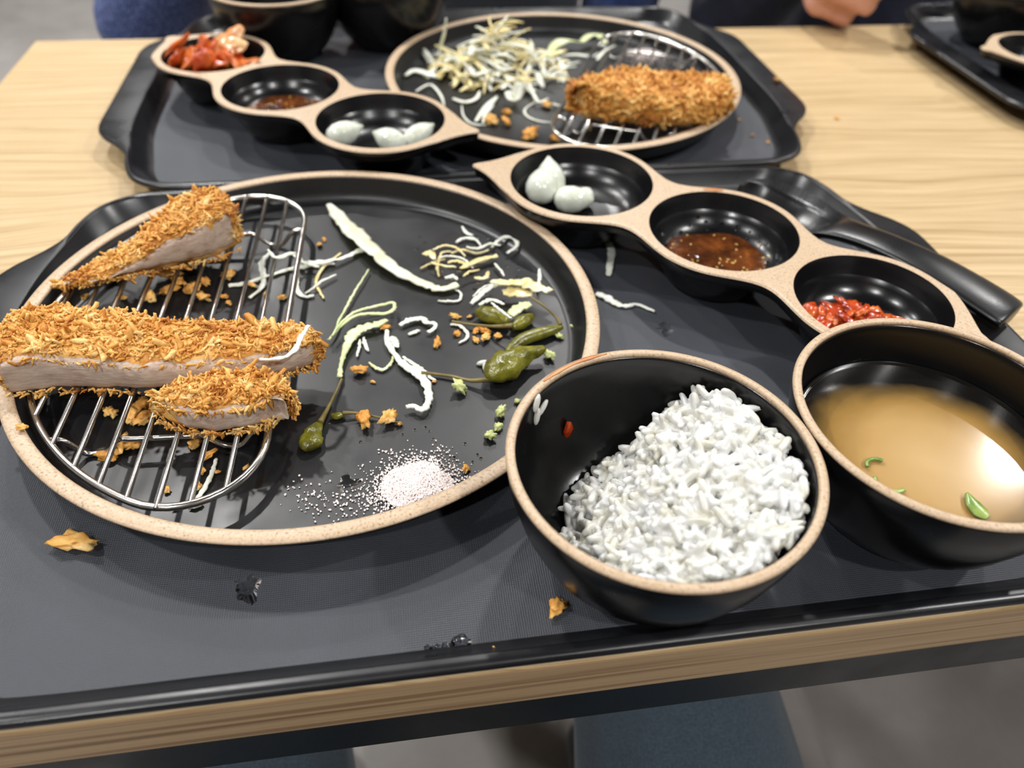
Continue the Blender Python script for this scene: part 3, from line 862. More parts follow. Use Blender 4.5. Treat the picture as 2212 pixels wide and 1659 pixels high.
# ------------------------------------------------------------------ soup
SZ = .0368
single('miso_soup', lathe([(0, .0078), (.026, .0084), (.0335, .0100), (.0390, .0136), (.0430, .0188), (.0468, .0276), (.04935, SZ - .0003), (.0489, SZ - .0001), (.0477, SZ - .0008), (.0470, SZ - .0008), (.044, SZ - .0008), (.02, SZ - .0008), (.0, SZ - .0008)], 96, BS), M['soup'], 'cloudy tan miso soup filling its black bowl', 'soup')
def ring_slice(u, v, r, w, a, label, tilt=.25):
    p = px(u, v, ON + SZ + .0004)
    P = [p + Vector((r * math.cos(a + q), r * .8 * math.sin(a + q), 0)) for q in [i / 9 * 2.6 for i in range(10)]]
    single('green_onion_slice', sweep(P, w, .0007, seg=8, n=24), M['onion'], label, 'green onion', 'green onion slices in the soup')
ring_slice(1925, 1040, .006, .0010, 2.6, 'thin curved green onion slice beside the soup bowl rim')
ring_slice(1895, 1005, .004, .0008, .6, 'tiny dark green onion thread in the soup')
P = [px(u, v, ON + SZ + .0006) for u, v in ((2088, 1066), (2102, 1088), (2118, 1106), (2134, 1118))]
single('green_onion_slice', sweep(P, [.0006, .0030, .0034, .0016], .0008, seg=10, n=16), M['onion'], 'broad green onion slice floating in the soup', 'green onion', 'green onion slices in the soup')

# ------------------------------------------------------------------ pickled bulbs, sauce, kimchi in the cups
CUP_IN = [(0, .0103), (.018, .0105), (.025, .0110), (.0308, .0128), (.0350, .0162), (.0380, .0205), (.0404, .0262), (.0419, .0306)]
def cup_floor(r, k):
    for (r0, z0), (r1, z1) in zip(CUP_IN, CUP_IN[1:]):
        if r <= r1 * k: return z0 + (z1 - z0) * max(0, (r - r0 * k) / ((r1 - r0) * k))
    return .0306
def cup(dorg, ang, i): return dish_at(dorg, ang, i), CUPR[i] / .0425

def bulb(c, k, u, v, L, W, az, tilt, label, group, cut=False):
    """an onion-like pickled bulb resting in the cup: plump, pointed at one end"""
    p = px(u, v, c.z + .019); d = (p - c); d.z = 0
    if d.length > .0250 * k: d = d.normalized() * .0250 * k
    rot = Matrix.Rotation(az, 3, 'Z') @ Matrix.Rotation(-tilt, 3, 'Y')
    V, F = [], []
    prof = [(-1, .0), (-.95, .28), (-.75, .72), (-.4, .97), (0, 1.0), (.35, .86), (.65, .58), (.88, .28), (1.05, .1), (1.12, 0)]
    seg = 22; rings = []
    for t, r in prof[1:-1]:
        rings.append([rot @ Vector((t * L, r * W * math.cos(a) * (1 + .05 * math.cos(3 * a + az)), r * W * .86 * math.sin(a) * (1 + .04 * math.sin(5 * a)))) for a in [2 * math.pi * q / seg for q in range(seg)]])
    V, F = rings_mesh(rings)
    V = [v + Vector((d.x, d.y, 0)) for v in V]
    lift = max(cup_floor(math.hypot(v.x, v.y), k) - v.z for v in V) + .0003
    V = [c + v + Vector((0, 0, lift)) for v in V]
    single('pickled_bulb', (V, F), M['garlic'], label, 'pickled bulb', group)
c, k = cup(D1, A1, 0)
bulb(c, k, 1146, 402, .0125, .0100, 1.35, .55, 'pale pickled bulb split from its taller neighbour by the dish tip', 'pickled bulbs beside the spoon dish tip')
bulb(c, k, 1180, 392, .0135, .0095, 1.55, .75, 'tall pale pickled bulb leaning up in the garlic cup', 'pickled bulbs beside the spoon dish tip')
bulb(c, k, 1238, 428, .0120, .0092, -.25, .05, 'pale pickled bulb lying on its side alone in the cup', 'pickled bulbs beside the spoon dish tip')
bulb(c, k, 1262, 418, .0080, .0068, .9, .25, 'small pale pickled bulb tucked behind a lying bulb', 'pickled bulbs beside the spoon dish tip')
c, k = cup(D2, A2, 0)
bulb(c, k, 740, 300, .0130, .0090, .3, .2, 'pale pickled bulb lying in the cup near the cabbage plate', 'pickled bulbs by the cabbage plate')
bulb(c, k, 842, 300, .0125, .0088, 2.6, .2, 'middle pale pickled bulb of three by the cabbage plate', 'pickled bulbs by the cabbage plate')
bulb(c, k, 905, 292, .0125, .0085, .5, .35, 'pale pickled bulb propped towards the pointed dish tip', 'pickled bulbs by the cabbage plate')

def pool(c, k, zl, off, sx, sy, seed, n=72):
    """liquid lying in a cup, ragged edge climbing the wall a little"""
    rings = []
    for f in (1, .9, .6, .3):
        ring = []
        for i in range(n):
            a = 2 * math.pi * i / n; w = 1 + .18 * noise.noise(Vector((math.cos(a) * 1.6, math.sin(a) * 1.6, seed)))
            x, y = off[0] + sx * w * f * math.cos(a), off[1] + sy * w * f * math.sin(a)
            r = math.hypot(x, y)
            if r > .033 * k: x, y = x / r * .033 * k, y / r * .033 * k; r = .033 * k
            z = max(zl, cup_floor(r, k) + (.0002 if f == 1 else .0008)) + (.0003 * noise.noise(Vector((x * 300, y * 300, seed))) if f < 1 else 0)
            ring.append(c + Vector((x, y, z)))
        rings.append(ring)
    V, F = rings_mesh(rings, False, True)
    low = [[c + Vector((p.x - c.x, p.y - c.y, cup_floor(math.hypot(p.x - c.x, p.y - c.y), k) + .00015)) for p in rings[0]],]
    low2 = [c + Vector(((p.x - c.x) * .4, (p.y - c.y) * .4, .0107)) for p in rings[0]]
    V2, F2 = rings_mesh([low2, low[0], rings[0]], True, False)
    return join((V, F), (V2, F2))
def specks(c, k, cnt, rnd, off, spread, zl, r=.0011):
    out = []
    for _ in range(cnt):
        a, q = rnd.uniform(0, 6.28), spread * math.sqrt(rnd.random()); x, y = off[0] + q * math.cos(a), off[1] + q * math.sin(a)
        if math.hypot(x, y) > .033 * k: continue
        z = max(zl, cup_floor(math.hypot(x, y), k)) + .0004
        out.append(blob(c + Vector((x, y, z)), (r * rnd.uniform(.6, 1.4), r * rnd.uniform(.4, .8), r * .4), 1, rrot(rnd, .3)))
    return join(*out)
rr = random.Random(3)
c, k = cup(D1, A1, 1)
so = thing('dipping_sauce', 'brown seeded dipping sauce in the cup between the bulbs and the chopped kimchi', 'sauce', (c.x, c.y, c.z + .0104))
part('sauce', pool(c, k, .0142, (-.002, -.003), .030, .027, 1.0), M['sauce'], so)
part('sesame_seeds', specks(c, k, 38, rr, (.004, -.002), .031, .0140), M['seed'], so, kind='stuff')
c, k = cup(D2, A2, 1)
so = thing('dipping_sauce', 'brown dipping sauce in the cup beside the kimchi heap', 'sauce', (c.x, c.y, c.z + .0104))
part('sauce', pool(c, k, .0150, (.002, -.002), .030, .026, 2.0), M['sauce'], so)
part('sesame_seeds', specks(c, k, 25, rr, (.0, -.003), .028, .0153), M['seed'], so, kind='stuff')

def kimchi_piece(c, k, x, y, z, r, rot, seed, tint, label, group):
    V, F = blob((0, 0, 0), r, 3, None, .55, 1.7, seed)
    V = [rot @ (v + Vector((0, 0, .35 * r[2] * math.sin(v.x / r[0] * 3 + seed)))) + Vector((x, y, z)) for v in V]
    lift = max(0, max(cup_floor(math.hypot(v.x, v.y), k) - v.z for v in V) + .0003) if k else 0
    V = [c + v + Vector((0, 0, lift)) for v in V]
    single('kimchi_piece', (V, F), M['kimchi'], label, 'kimchi', group, attr=[tint] * len(V))
c, k = cup(D1, A1, 2)
for i in range(64):
    a, q = rr.uniform(0, 6.28), .017 * math.sqrt(rr.random())
    kimchi_piece(c, k, -.006 + q * math.cos(a) * 1.35, -.003 + q * math.sin(a) * 1.3, .0145 + .011 * (1 - q / .017) * rr.random(), (rr.uniform(.005, .0085), rr.uniform(.0020, .0038), rr.uniform(.0011, .0019)), rrot(rr, .16), i * 2.3, rr.uniform(.0, .55),
                 'wet chopped red kimchi piece in the cup by the soup bowl', 'chopped kimchi by the soup bowl')
c, k = cup(D2, A2, 2)
for i in range(34):
    a, q = rr.uniform(0, 6.28), .028 * math.sqrt(rr.random()); white = i in (4, 9)
    if white: a, q = rr.uniform(.2, 1.0), .013
    kimchi_piece(c, k, q * math.cos(a), q * math.sin(a) - .001, .020 + .015 * max(0, 1 - q / .028) + (.010 if white else 0), (rr.uniform(.009, .015), rr.uniform(.006, .009), rr.uniform(.002, .0035)), rrot(rr, .6), i * 3.1 + 1, 1.15 if white else rr.uniform(.1, .75),
                 'pale white cabbage stem piece topping the kimchi heap' if white else 'orange red kimchi leaf piece in the heap behind the sauce', 'kimchi heap on the cabbage tray')
c, k = cup(D3, A3, 2)
for i in range(6):
    a, q = rr.uniform(0, 6.28), .014 * math.sqrt(rr.random())
    kimchi_piece(c, k, q * math.cos(a), q * math.sin(a), .016, (.010, .006, .003), rrot(rr, .4), i * 1.9 + 7, rr.uniform(.0, .5), 'red kimchi piece in the cup beside the fist', 'kimchi beside the fist')

# ------------------------------------------------------------------ black spoon
sp = thing('soup_spoon', 'black melamine soup spoon lying between the side dish and the tray edge', 'spoon', px(1790, 470, TF + .001))
def make_spoon():
    hc = Vector((.2325, .3800, 0)); tail = Vector((.3020, .2690, 0)); d = (hc - tail).normalized(); s = Vector((-d.y, d.x, 0))
    # stations from the head's front to the handle's end: distance along, half width, rim height, depth of the hollow, thickness
    st = [(.036, .004, .0270, .001), (.033, .013, .0268, .006), (.026, .0205, .0262, .0125), (.015, .0252, .0255, .0165), (.002, .0262, .0250, .0175), (-.011, .0232, .0250, .0150), (-.021, .0182, .0262, .0090),
          (-.030, .0140, .0280, .0040), (-.042, .0118, .0300, .0022), (-.060, .0116, .0318, .0018), (-.085, .0128, .0318, .0014), (-.105, .0140, .0300, .0012), (-.122, .0146, .0278, .0010), (-.1305, .0141, .0264, .0006), (-.1325, .0122, .0258, .0002)]
    st = [(a + 0, b, c_ + .001, e) for a, b, c_, e in st]
    n = 60; S4 = smooth_path([Vector((a, b, c_)) for a, b, c_, e in st], n); E4 = lerp_list([e for *_q, e in st], n)
    rings = []
    for q, e in zip(S4, E4):
        o = hc + d * q.x; ring = []; head = ss(-.034, -.018, q.x); hollow = e
        for i in range(9):                       # upper side, hollow in the head and slightly domed on the handle
            f = -1 + 2 * i / 8; ring.append(o + s * (q.y * f) + Vector((0, 0, q.z - hollow * (1 - f * f) * head + (1 - head) * .0022 * (1 - f * f))))
        th = .0022 + .0034 * (1 - head)
        for i in range(9):
            f = 1 - 2 * i / 8; ring.append(o + s * (q.y * f * .985) + Vector((0, 0, q.z - .0008 - (hollow * head + th) * (1 - f ** 4))))
        rings.append(ring)
    return rings_mesh(rings)
spv, spf = make_spoon()
spv = [v + Vector((0, 0, TF + .0005 - min(w.z for w in spv))) for v in spv]
part('spoon_body', (spv, spf), M['spoon'], sp)

# ------------------------------------------------------------------ cabbage shreds
def shred(c, pts, w, h=None, mat='cab', label='', group='', lift=0.0, th=.0005, twist=0.0, rnd=R, base=None):
    """a ribbon of cabbage along crop pixels; w in crop pixels, heights above the surface it lies on"""
    base = PF if base is None else base
    n = len(pts); H = lerp_list(h if h is not None else [0.0], n); W = w if hasattr(w, '__len__') else [w * .6, w, w * .9, w * .5]
    P = [cp(c, x, y, base + .0008 + H[i] + lift + .0004 * abs(math.sin(i * 1.7))) for i, (x, y) in enumerate(pts)]
    m = pts[n // 2]; k = wm(c, 1.0, m[0], m[1], base)
    nn = max(14, n * 6); sd = rnd.random() * 90
    WW = [max(a * k * .5, .0004) * (1 + .42 * noise.noise(Vector((i * .55, sd, 0)))) for i, a in enumerate(lerp_list(W, nn))]
    P = [p + Vector((noise.noise(Vector((i * .9, sd, 3))), noise.noise(Vector((i * .9, sd, 7))), 0)) * .0005 + Vector((0, 0, .0007 * abs(noise.noise(Vector((i * .6, sd, 5)))))) for i, p in enumerate(smooth_path(P, nn))]
    V, F = sweep(P, WW, th, seg=8, twist=[t_ + .5 * noise.noise(Vector((i * .4, sd, 9))) for i, t_ in enumerate(lerp_list(twist, nn))], raw=True)
    low = min(v.z for v in V)
    if low < base + .0002: V = [v + Vector((0, 0, base + .0002 - low)) for v in V]
    return single('cabbage_shred', (V, F), M[mat], label, 'cabbage shred', group)
G1 = 'loose cabbage shreds on the plate of cut cutlets'
shred('c3', [(330, 125), (420, 230), (520, 330), (640, 440), (740, 530), (860, 600), (980, 650), (1060, 672), (1160, 640)], [50, 125, 155, 135, 96, 76, 74, 66, 50], [.002, .003, .004, .004, .003, .002, .001, .001, .002], 'cabt', 'broadest pale cabbage strip lying diagonally across the plate', G1, th=.0009, twist=[0, .3, .2, -.1, .2, 0])
shred('c3', [(-20, 470), (60, 450), (110, 450), (170, 500), (300, 495), (420, 470), (540, 420), (600, 430)], [20, 22, 25, 50, 36, 30, 40, 30], [.004, .004, .003, .001, .001], 'cab', 'long wavy cabbage shred running towards the broadest strip', G1)
shred('c1', [(1480, 710), (1600, 690), (1750, 640), (1880, 600), (2020, 580), (2160, 565)], [40, 36, 34, 34, 30, 20], None, 'cab', 'straight cabbage shred reaching under the rack edge', G1)
shred('c1', [(1730, 480), (1790, 530), (1900, 500), (1960, 560), (2060, 590)], 30, [.014, .012, .008, .004, .002], 'cab', 'zigzag cabbage shred hooked over the rack edge', G1)
shred('c1', [(1740, 500), (1690, 560), (1700, 640), (1690, 720), (1610, 790)], 42, [.006, .003, 0, 0, 0], 'cab', 'wide bent cabbage shred under the rack corner', G1)
shred('c1', [(1920, 660), (1920, 740), (1970, 780), (2030, 770)], 34, None, 'cab', 'short hooked cabbage shred near the rack corner', G1)
shred('c1', [(2200, 500), (2090, 590), (2040, 680), (2060, 740), (2090, 790)], 26, None, 'caby', 'thin curling yellowish cabbage shred near the rack corner', G1)
shred('c1', [(2170, 640), (2080, 680), (2030, 720), (1970, 760)], 20, [.001], 'cab', 'thin straight cabbage shred over the short hooked one', G1)
shred('c3', [(590, 545), (520, 650), (460, 760), (410, 850), (350, 980), (320, 1000)], 18, [.001], 'cabg', 'thin straight green cabbage thread pointing at the broadest strip', G1)
shred('c3', [(330, 1000), (400, 920), (490, 850), (590, 830), (690, 830), (750, 800), (745, 760), (690, 770), (600, 790), (500, 820), (420, 880), (350, 975)], 26, [.003, .003, .004, .004, .003, .003, .004], 'cabg', 'looped yellow green cabbage shred at the end of the long cutlet', G1, th=.0006)
shred('c3', [(700, 870), (640, 900), (560, 920), (490, 960), (450, 1030), (420, 1110), (405, 1180), (400, 1240)], [50, 72, 76, 86, 60, 34, 26, 44], [.002, .002, .002, .001, .001], 'cabg', 'pale green leafy cabbage scrap beside the looped shred', G1)
shred('c3', [(530, 1000), (525, 1050), (510, 1110)], 22, None, 'cab', 'tiny cabbage sliver below the green leafy scrap', G1)
shred('c3', [(555, 985), (565, 1030), (582, 1072)], 30, None, 'cab', 'short white cabbage chip beside the tiny sliver', G1)
shred('c3', [(705, 940), (710, 1020), (770, 1110), (830, 1170), (900, 1210), (950, 1270), (975, 1350), (965, 1420), (930, 1450), (880, 1425), (835, 1435)], [30, 42, 42, 70, 84, 62, 52, 46, 40, 36, 30], [.001, .001, .001, .002, .002, .002], 'cab', 'thick white cabbage shred curving into a hook', G1, th=.0008, twist=[0, .2, .3, 0])
shred('c3', [(810, 1110), (870, 1150), (930, 1190), (980, 1240), (1020, 1262)], 30, None, 'cab', 'slim cabbage shred crossing a pepper stem', G1)
shred('c3', [(735, 980), (755, 1010), (768, 1045)], [30, 52, 50, 30], [.001], 'cab', 'small white cabbage square by the hooked shred', G1)
shred('c3', [(590, 1145), (640, 1185), (690, 1190), (730, 1150), (745, 1110)], 26, None, 'cabg', 'small curled cabbage shred beside a crumb', G1)
shred('c3', [(790, 905), (850, 872), (930, 862), (962, 890), (1012, 892), (1012, 925), (968, 950)], [30, 50, 55, 34, 30, 30, 26], [.001], 'cab', 'crinkled cabbage scrap in the middle of the plate', G1)
shred('c3', [(845, 965), (880, 950), (915, 938)], [20, 36, 16], None, 'cab', 'pointed cabbage chip below the crinkled scrap', G1)
shred('c3', [(1035, 750), (1110, 750), (1170, 745), (1182, 700), (1140, 670)], 20, None, 'cab', 'thin bent cabbage shred under the broadest strip end', G1)
shred('c3', [(1115, 900), (1170, 905), (1220, 950), (1220, 990), (1170, 1020)], 26, None, 'cab', 'arched cabbage shred among the crumbs', G1)
shred('c3', [(1190, 270), (1220, 310), (1260, 325)], 26, None, 'cab', 'tiny bent cabbage shred by the plate wall', G1)
G2 = 'tangle of dressed cabbage shreds near the plate wall'
for i, (pts, w, m) in enumerate([
    ([(1150, 370), (1200, 345), (1270, 350), (1310, 390)], 26, 'cab'), ([(1380, 400), (1450, 340), (1520, 340), (1545, 390), (1480, 440)], 34, 'cab'), ([(1000, 420), (1080, 390), (1160, 410), (1210, 460)], 20, 'caby'),
    ([(940, 450), (990, 440), (1010, 480)], 56, 'caby'), ([(1040, 590), (1030, 520), (1060, 440), (1120, 430)], 20, 'caby'), ([(1100, 500), (1160, 490), (1230, 510), (1330, 490), (1410, 450)], 30, 'caby'),
    ([(1180, 540), (1260, 500), (1350, 470), (1420, 460)], 50, 'caby'), ([(1270, 600), (1340, 600), (1360, 560)], 34, 'caby'), ([(920, 540), (1000, 500), (1080, 480)], 16, 'caby'), ([(1400, 510), (1440, 550), (1460, 590)], 20, 'cab'),
    ([(1080, 600), (1130, 590), (1160, 610)], 34, 'cab'), ([(1200, 590), (1240, 560), (1300, 550)], 20, 'caby'), ([(1120, 440), (1200, 420), (1290, 440), (1360, 420)], 22, 'caby'), ([(1050, 470), (1120, 460), (1200, 480), (1260, 540)], 18, 'cab'),
    ([(1220, 400), (1290, 410), (1370, 380), (1440, 390)], 22, 'cab'), ([(990, 500), (1060, 520), (1150, 530)], 24, 'caby')]):
    shred('c3', pts, w, [.0006 + .0011 * (i % 4)], m, 'thin dressed cabbage shred tangled beyond the broadest strip', G2)
G3 = 'limp cabbage pieces piled on the peppers'
for i, (pts, w, h, m, lab) in enumerate([
    ([(1380, 620), (1480, 630), (1580, 630), (1680, 660), (1760, 685)], [40, 70, 80, 80, 60], .009, 'caby', 'widest limp cabbage leaf piece draped over the peppers'), ([(1250, 765), (1330, 690), (1400, 650), (1480, 640)], 44, .006, 'cab', 'white limp cabbage piece slanting up to the widest leaf'),
    ([(1260, 720), (1330, 660), (1390, 640)], 16, .004, 'cab', 'thin white cabbage thread beside the pepper pile'), ([(1300, 775), (1380, 740), (1460, 770)], 32, .009, 'cab', 'short cabbage shred arched over a brown pepper'),
    ([(1450, 690), (1560, 690), (1650, 705)], [50, 90, 90, 60], .006, 'caby', 'crumpled yellowish cabbage piece under the widest leaf'), ([(1500, 840), (1560, 790), (1630, 765)], [50, 80, 80, 50], .005, 'cabg', 'translucent greenish cabbage piece between two peppers'),
    ([(1380, 760), (1440, 810), (1510, 862)], 20, .0115, 'cab', 'slim white cabbage thread across a brown pepper'), ([(1690, 545), (1690, 600), (1680, 640)], 26, .004, 'cab', 'upright cabbage end poking behind the pepper pile')]):
    shred('c3', pts, w, [h], m, lab, G3)
shred('c5', [(575, 735), (620, 660), (720, 632), (770, 690), (800, 740), (870, 730), (900, 790), (890, 870), (880, 945)], [20, 30, 56, 44, 34, 44, 52, 50, 26], None, 'cab', 'kinked cabbage shred on the tray beneath the side dish', 'cabbage shreds fallen on the tray', base=TF)
shred('c5', [(800, 1060), (860, 1080), (920, 1120), (990, 1140), (1070, 1130), (1175, 1175)], [50, 56, 56, 32, 28, 16], None, 'cab', 'wavy cabbage shred on the tray between plate and soup bowl', 'cabbage shreds fallen on the tray', base=TF)
shred('c1', [(1995, 975), (1950, 1040), (1910, 1120), (1830, 1180), (1680, 1192)], [30, 40, 40, 34, 22], [.0055, .005, .0035, .001, -.001], 'cab', 'cabbage thread clinging to the long cutlet strip', 'cabbage on the cutlets', base=.0395)
shred('c2', [(1395, 630), (1370, 720), (1320, 820), (1255, 920)], [20, 38, 40, 30], None, 'cab', 'pale cabbage shred lying under the rack bars', G1)
shred('c2', [(1225, 948), (1262, 935), (1300, 930)], [30, 44, 30], None, 'cab', 'small cabbage chip touching the rack frame', G1)

# the heap on the other plate
G4 = 'shredded cabbage heap beside the whole cutlet'
rr = random.Random(21)
hc = Vector((.092, .645, PF))
def far_shred(P, w, mat, label, group=G4):
    V, F = sweep(P, [w * .5, w, w, w * .4], .0006, seg=6, n=12, twist=[0, rr.uniform(-.6, .6), rr.uniform(-.6, .6)])
    low = min(v.z for v in V)
    if low < PF + .0002: V = [v + Vector((0, 0, PF + .0002 - low)) for v in V]
    single('cabbage_shred', (V, F), M[mat], label, 'cabbage shred', group)
for i in range(230):
    a, q = rr.uniform(0, 6.283), .050 * rr.random() ** .62; z = .046 * (1 - q / .052) ** 1.2 * rr.uniform(.25, 1) + .001
    p = hc + Vector((q * math.cos(a) * 1.12, q * math.sin(a) * .85, z)); L = rr.uniform(.016, .034); t = rr.uniform(0, 6.28); c_ = rr.uniform(-.7, .7); dz = rr.uniform(-.35, .35)
    d = Vector((math.cos(t), math.sin(t), dz)); e = Vector((-math.sin(t), math.cos(t), 0))
    P = [p + d * (L * (f - .5)) + e * (L * c_ * (f - .5) ** 2) + Vector((0, 0, -.010 * (f - .5) ** 2)) for f in (0, .25, .5, .75, 1)]
    w_ = rr.choice((.0009, .0012, .0016, .0026, .0034))
    far_shred(P, w_, ('caby' if i % 2 == 0 else 'cab'), ('broad ' if w_ > .002 else 'thin ') + ('cream yellow' if i % 2 == 0 else 'white') + ' cabbage shred in the heap beside the whole cutlet')
def cpl(pts, h): return [cpf(x, y, PF + hh) for (x, y), hh in zip(pts, lerp_list(h, len(pts)))]
for pts, w, h, m, lab in [
    ([(385, 330), (400, 260), (420, 190), (432, 105)], .0014, [.004, .016, .030, .046], 'cab', 'tall cabbage shred sticking up from the heap edge'),
    ([(250, 320), (300, 300), (340, 350), (400, 380)], .0018, [.004], 'cab', 'white cabbage shred at the heap edge nearest the side dish'), ([(200, 430), (250, 400), (330, 420), (390, 440)], .0030, [.003], 'cab', 'wide pale cabbage curl by the plate wall'),
    ([(285, 255), (330, 310), (360, 350)], .0020, [.006], 'cab', 'short white cabbage shred standing at the heap corner'), ([(260, 520), (340, 480), (400, 540), (420, 600)], .0014, [.003], 'cab', 'arched cabbage shred fallen from the heap'),
    ([(470, 560), (540, 580), (600, 560), (620, 520)], .0028, [.002], 'cab', 'broad translucent cabbage piece below the heap'), ([(520, 600), (530, 660), (580, 705), (660, 712)], .0009, [.001], 'cab', 'thin cabbage thread looping out from the heap'),
    ([(600, 690), (650, 620), (690, 580), (720, 550)], .0026, [.002], 'cab', 'cabbage strip splayed below the heap'), ([(640, 700), (660, 640), (700, 600)], .0016, [.003], 'cab', 'narrow cabbage strip beside the splayed one'),
    ([(940, 580), (880, 620), (890, 660), (960, 690), (1050, 700)], .0010, [.001], 'cab', 'long cabbage thread running to the rack'), ([(780, 520), (820, 570), (850, 470)], .0060, [.008, .004, .016], 'cab', 'folded white cabbage piece at the foot of the heap'),
    ([(1010, 320), (1050, 260), (1110, 230), (1190, 240)], .0046, [.006, .008, .008, .006], 'cabg', 'curled light green cabbage leaf piece behind the heap'), ([(1200, 240), (1250, 200), (1310, 205), (1340, 250)], .0052, [.006, .009, .009, .006], 'cabg', 'bright green cabbage leaf piece by the rack corner'),
    ([(1080, 320), (1160, 310), (1260, 320), (1300, 300)], .0014, [.003], 'cab', 'thin cabbage shred under the green leaf pieces'), ([(1290, 340), (1330, 290), (1390, 260)], .0022, [.014], 'cab', 'cabbage shred lying over the rack corner'),
    ([(1040, 590), (1090, 600), (1130, 560)], .0022, [.003], 'cab', 'curled cabbage shred at the end of the whole cutlet'), ([(900, 460), (930, 540), (960, 580), (1010, 560)], .0014, [.008, .005, .003], 'cab', 'looping cabbage shred at the heap foot')]:
    far_shred(cpl(pts, h), w, m, lab)

# ------------------------------------------------------------------ pickled peppers
def pepper(c, pts, w, label, h=.004, stem=None, sw=18, seed=1.0, wr=.12, sh=None, flat=.85):
    P = [cp(c, x, y, PF + h) for x, y in pts]; m = pts[len(pts) // 2]; k = wm(c, 1.0, m[0], m[1], PF); n = 30
    t = thing('pickled_pepper', label, 'pickled pepper', (P[0].x, P[0].y, PF), 'pickled green peppers')
    rx = lerp_list([a * k * .5 for a in w], n); C_ = smooth_path(P, n)
    V, F = sweep(C_, rx, [a * flat for a in rx], seg=26, raw=True)
    out = []
    for i, v in enumerate(V):
        q = C_[min(i // 26, n - 1)]; d = v - q
        out.append(q + d * (1 + wr * noise.noise(Vector((v.x * 190, v.y * 190, seed))) + wr * .8 * noise.noise(Vector((v.x * 420, v.y * 420, seed + v.z * 300)))))
    low = min(v.z for v in out); out = [v + Vector((0, 0, PF + .0003 - low)) for v in out]
    b_ = part('pepper_body', (out, F), M['pep'], t)
    if stem:
        H = lerp_list(sh or [h * .8, .001], len(stem)); Q = [cp(c, x, y, PF + .0009 + H[i]) for i, (x, y) in enumerate(stem)]
        part('stem', sweep(Q, [sw * k * .9, sw * k * .5, sw * k * .42, sw * k * .5], seg=8, n=24), M['stem'], t)
    return t
pepper('c3', [(1722, 1062), (1650, 1085), (1560, 1120), (1480, 1165), (1410, 1215), (1360, 1255)], [46, 84, 124, 170, 205, 205, 150, 50], 'plump wrinkled green pepper with its long stem pointing at a cabbage shred', .0062, [(1385, 1250), (1250, 1262), (1130, 1235), (1000, 1217), (930, 1210)], 22, 1.3, .2, sh=[.005, .002, .001, .001, .003])
pepper('c3', [(1835, 905), (1760, 930), (1680, 955), (1590, 985), (1520, 1035), (1482, 1090)], [40, 70, 88, 92, 86, 74, 30], 'slim curved green pepper behind the plump one', .0042, [(1825, 900), (1790, 845), (1710, 775), (1630, 722)], 16, 2.1, .06, sh=[.004, .006, .009, .010])
pepper('c3', [(1280, 815), (1340, 825), (1420, 845), (1490, 880)], [40, 110, 130, 110, 40], 'dark brownish pepper half hidden by cabbage', .0050, None, 16, 3.7)
pepper('c3', [(1645, 830), (1590, 865), (1540, 895), (1512, 905)], [40, 84, 90, 66, 30], 'short green pepper end lying on the brownish pepper', .0046, [(1515, 905), (1420, 912), (1300, 905), (1200, 892), (1125, 880)], 20, 4.2, sh=[.004, .002, .001])
pepper('c4', [(275, 395), (250, 430), (225, 475), (215, 520), (235, 555)], [30, 76, 110, 130, 150, 110], 'bitten green pepper top with its stem pointing up the plate', .0030, [(275, 395), (330, 290), (375, 200), (412, 118)], 24, 5.5, .22, sh=[.003, .002, .001, .001], flat=.55)
pepper('c4', [(345, 345), (375, 352), (400, 345), (425, 338)], [20, 44, 46, 26], 'bare pepper stem with only its cap left', .0022, [(420, 335), (500, 335), (580, 348), (690, 372), (800, 405)], 16, 6.4, .2, sh=[.002, .001, .0005])

# ------------------------------------------------------------------ breadcrumbs, wasabi, salt, droplets
def crumb(p, r, base, rnd, label, group, flat=.45, mat='crust', name='breadcrumb', cat='crumb', el=1.0):
    V, F = blob((0, 0, 0), (r * el, r * .72, r * flat), 3 if r > .0016 else 2, None, .75, 1.9, rnd.random() * 90)
    rot = rrot(rnd, .25); V = [rot @ (v * (1 + .35 * noise.noise(v * (2.2 / r) + Vector((r * 900, 0, 0))))) for v in V]
    low = min(v.z for v in V); V = [v + Vector((p.x, p.y, base + .0002 - low)) for v in V]
    t0 = rnd.uniform(.2, .8)
    return single(name, (V, F), M[mat], label, cat, group, attr=[t0 + .25 * noise.noise(v * 700) for v in V])
rr = random.Random(31)
def crumbs(c, L, base, label, group, flat=.45, el=1.0):
    for x, y, w in L:
        crumb(cp(c, x, y, base), max(wm(c, w, x, y, base) * .55, .0006), base, rr, label, group, flat, el=rr.uniform(.9, 1.4) * el)
crumbs('c3', [(1160, 970, 50), (1280, 950, 40), (1335, 950, 66), (1345, 992, 60), (1420, 990, 50), (1280, 1010, 44)], PF, 'golden breadcrumb in the cluster by the brownish pepper', 'crumb cluster by the peppers')
crumbs('c3', [(1030, 1035, 50), (530, 1215, 76), (615, 1278, 26), (1010, 1275, 30), (690, 932, 60), (1145, 860, 44), (1240, 855, 30), (300, 360, 30), (270, 395, 36), (30, 740, 44)], PF, 'golden breadcrumb lying among the cabbage shreds', 'crumbs among the shreds')
crumbs('c4', [(560, 400, 100), (720, 392, 100), (790, 415, 40)], PF, 'golden breadcrumb beside the bare pepper stem', 'crumbs by the bare stem', .55)
crumbs('c4', [(1215, 708, 60)], PF, 'dark wet breadcrumb beside the salt', 'crumbs by the salt')
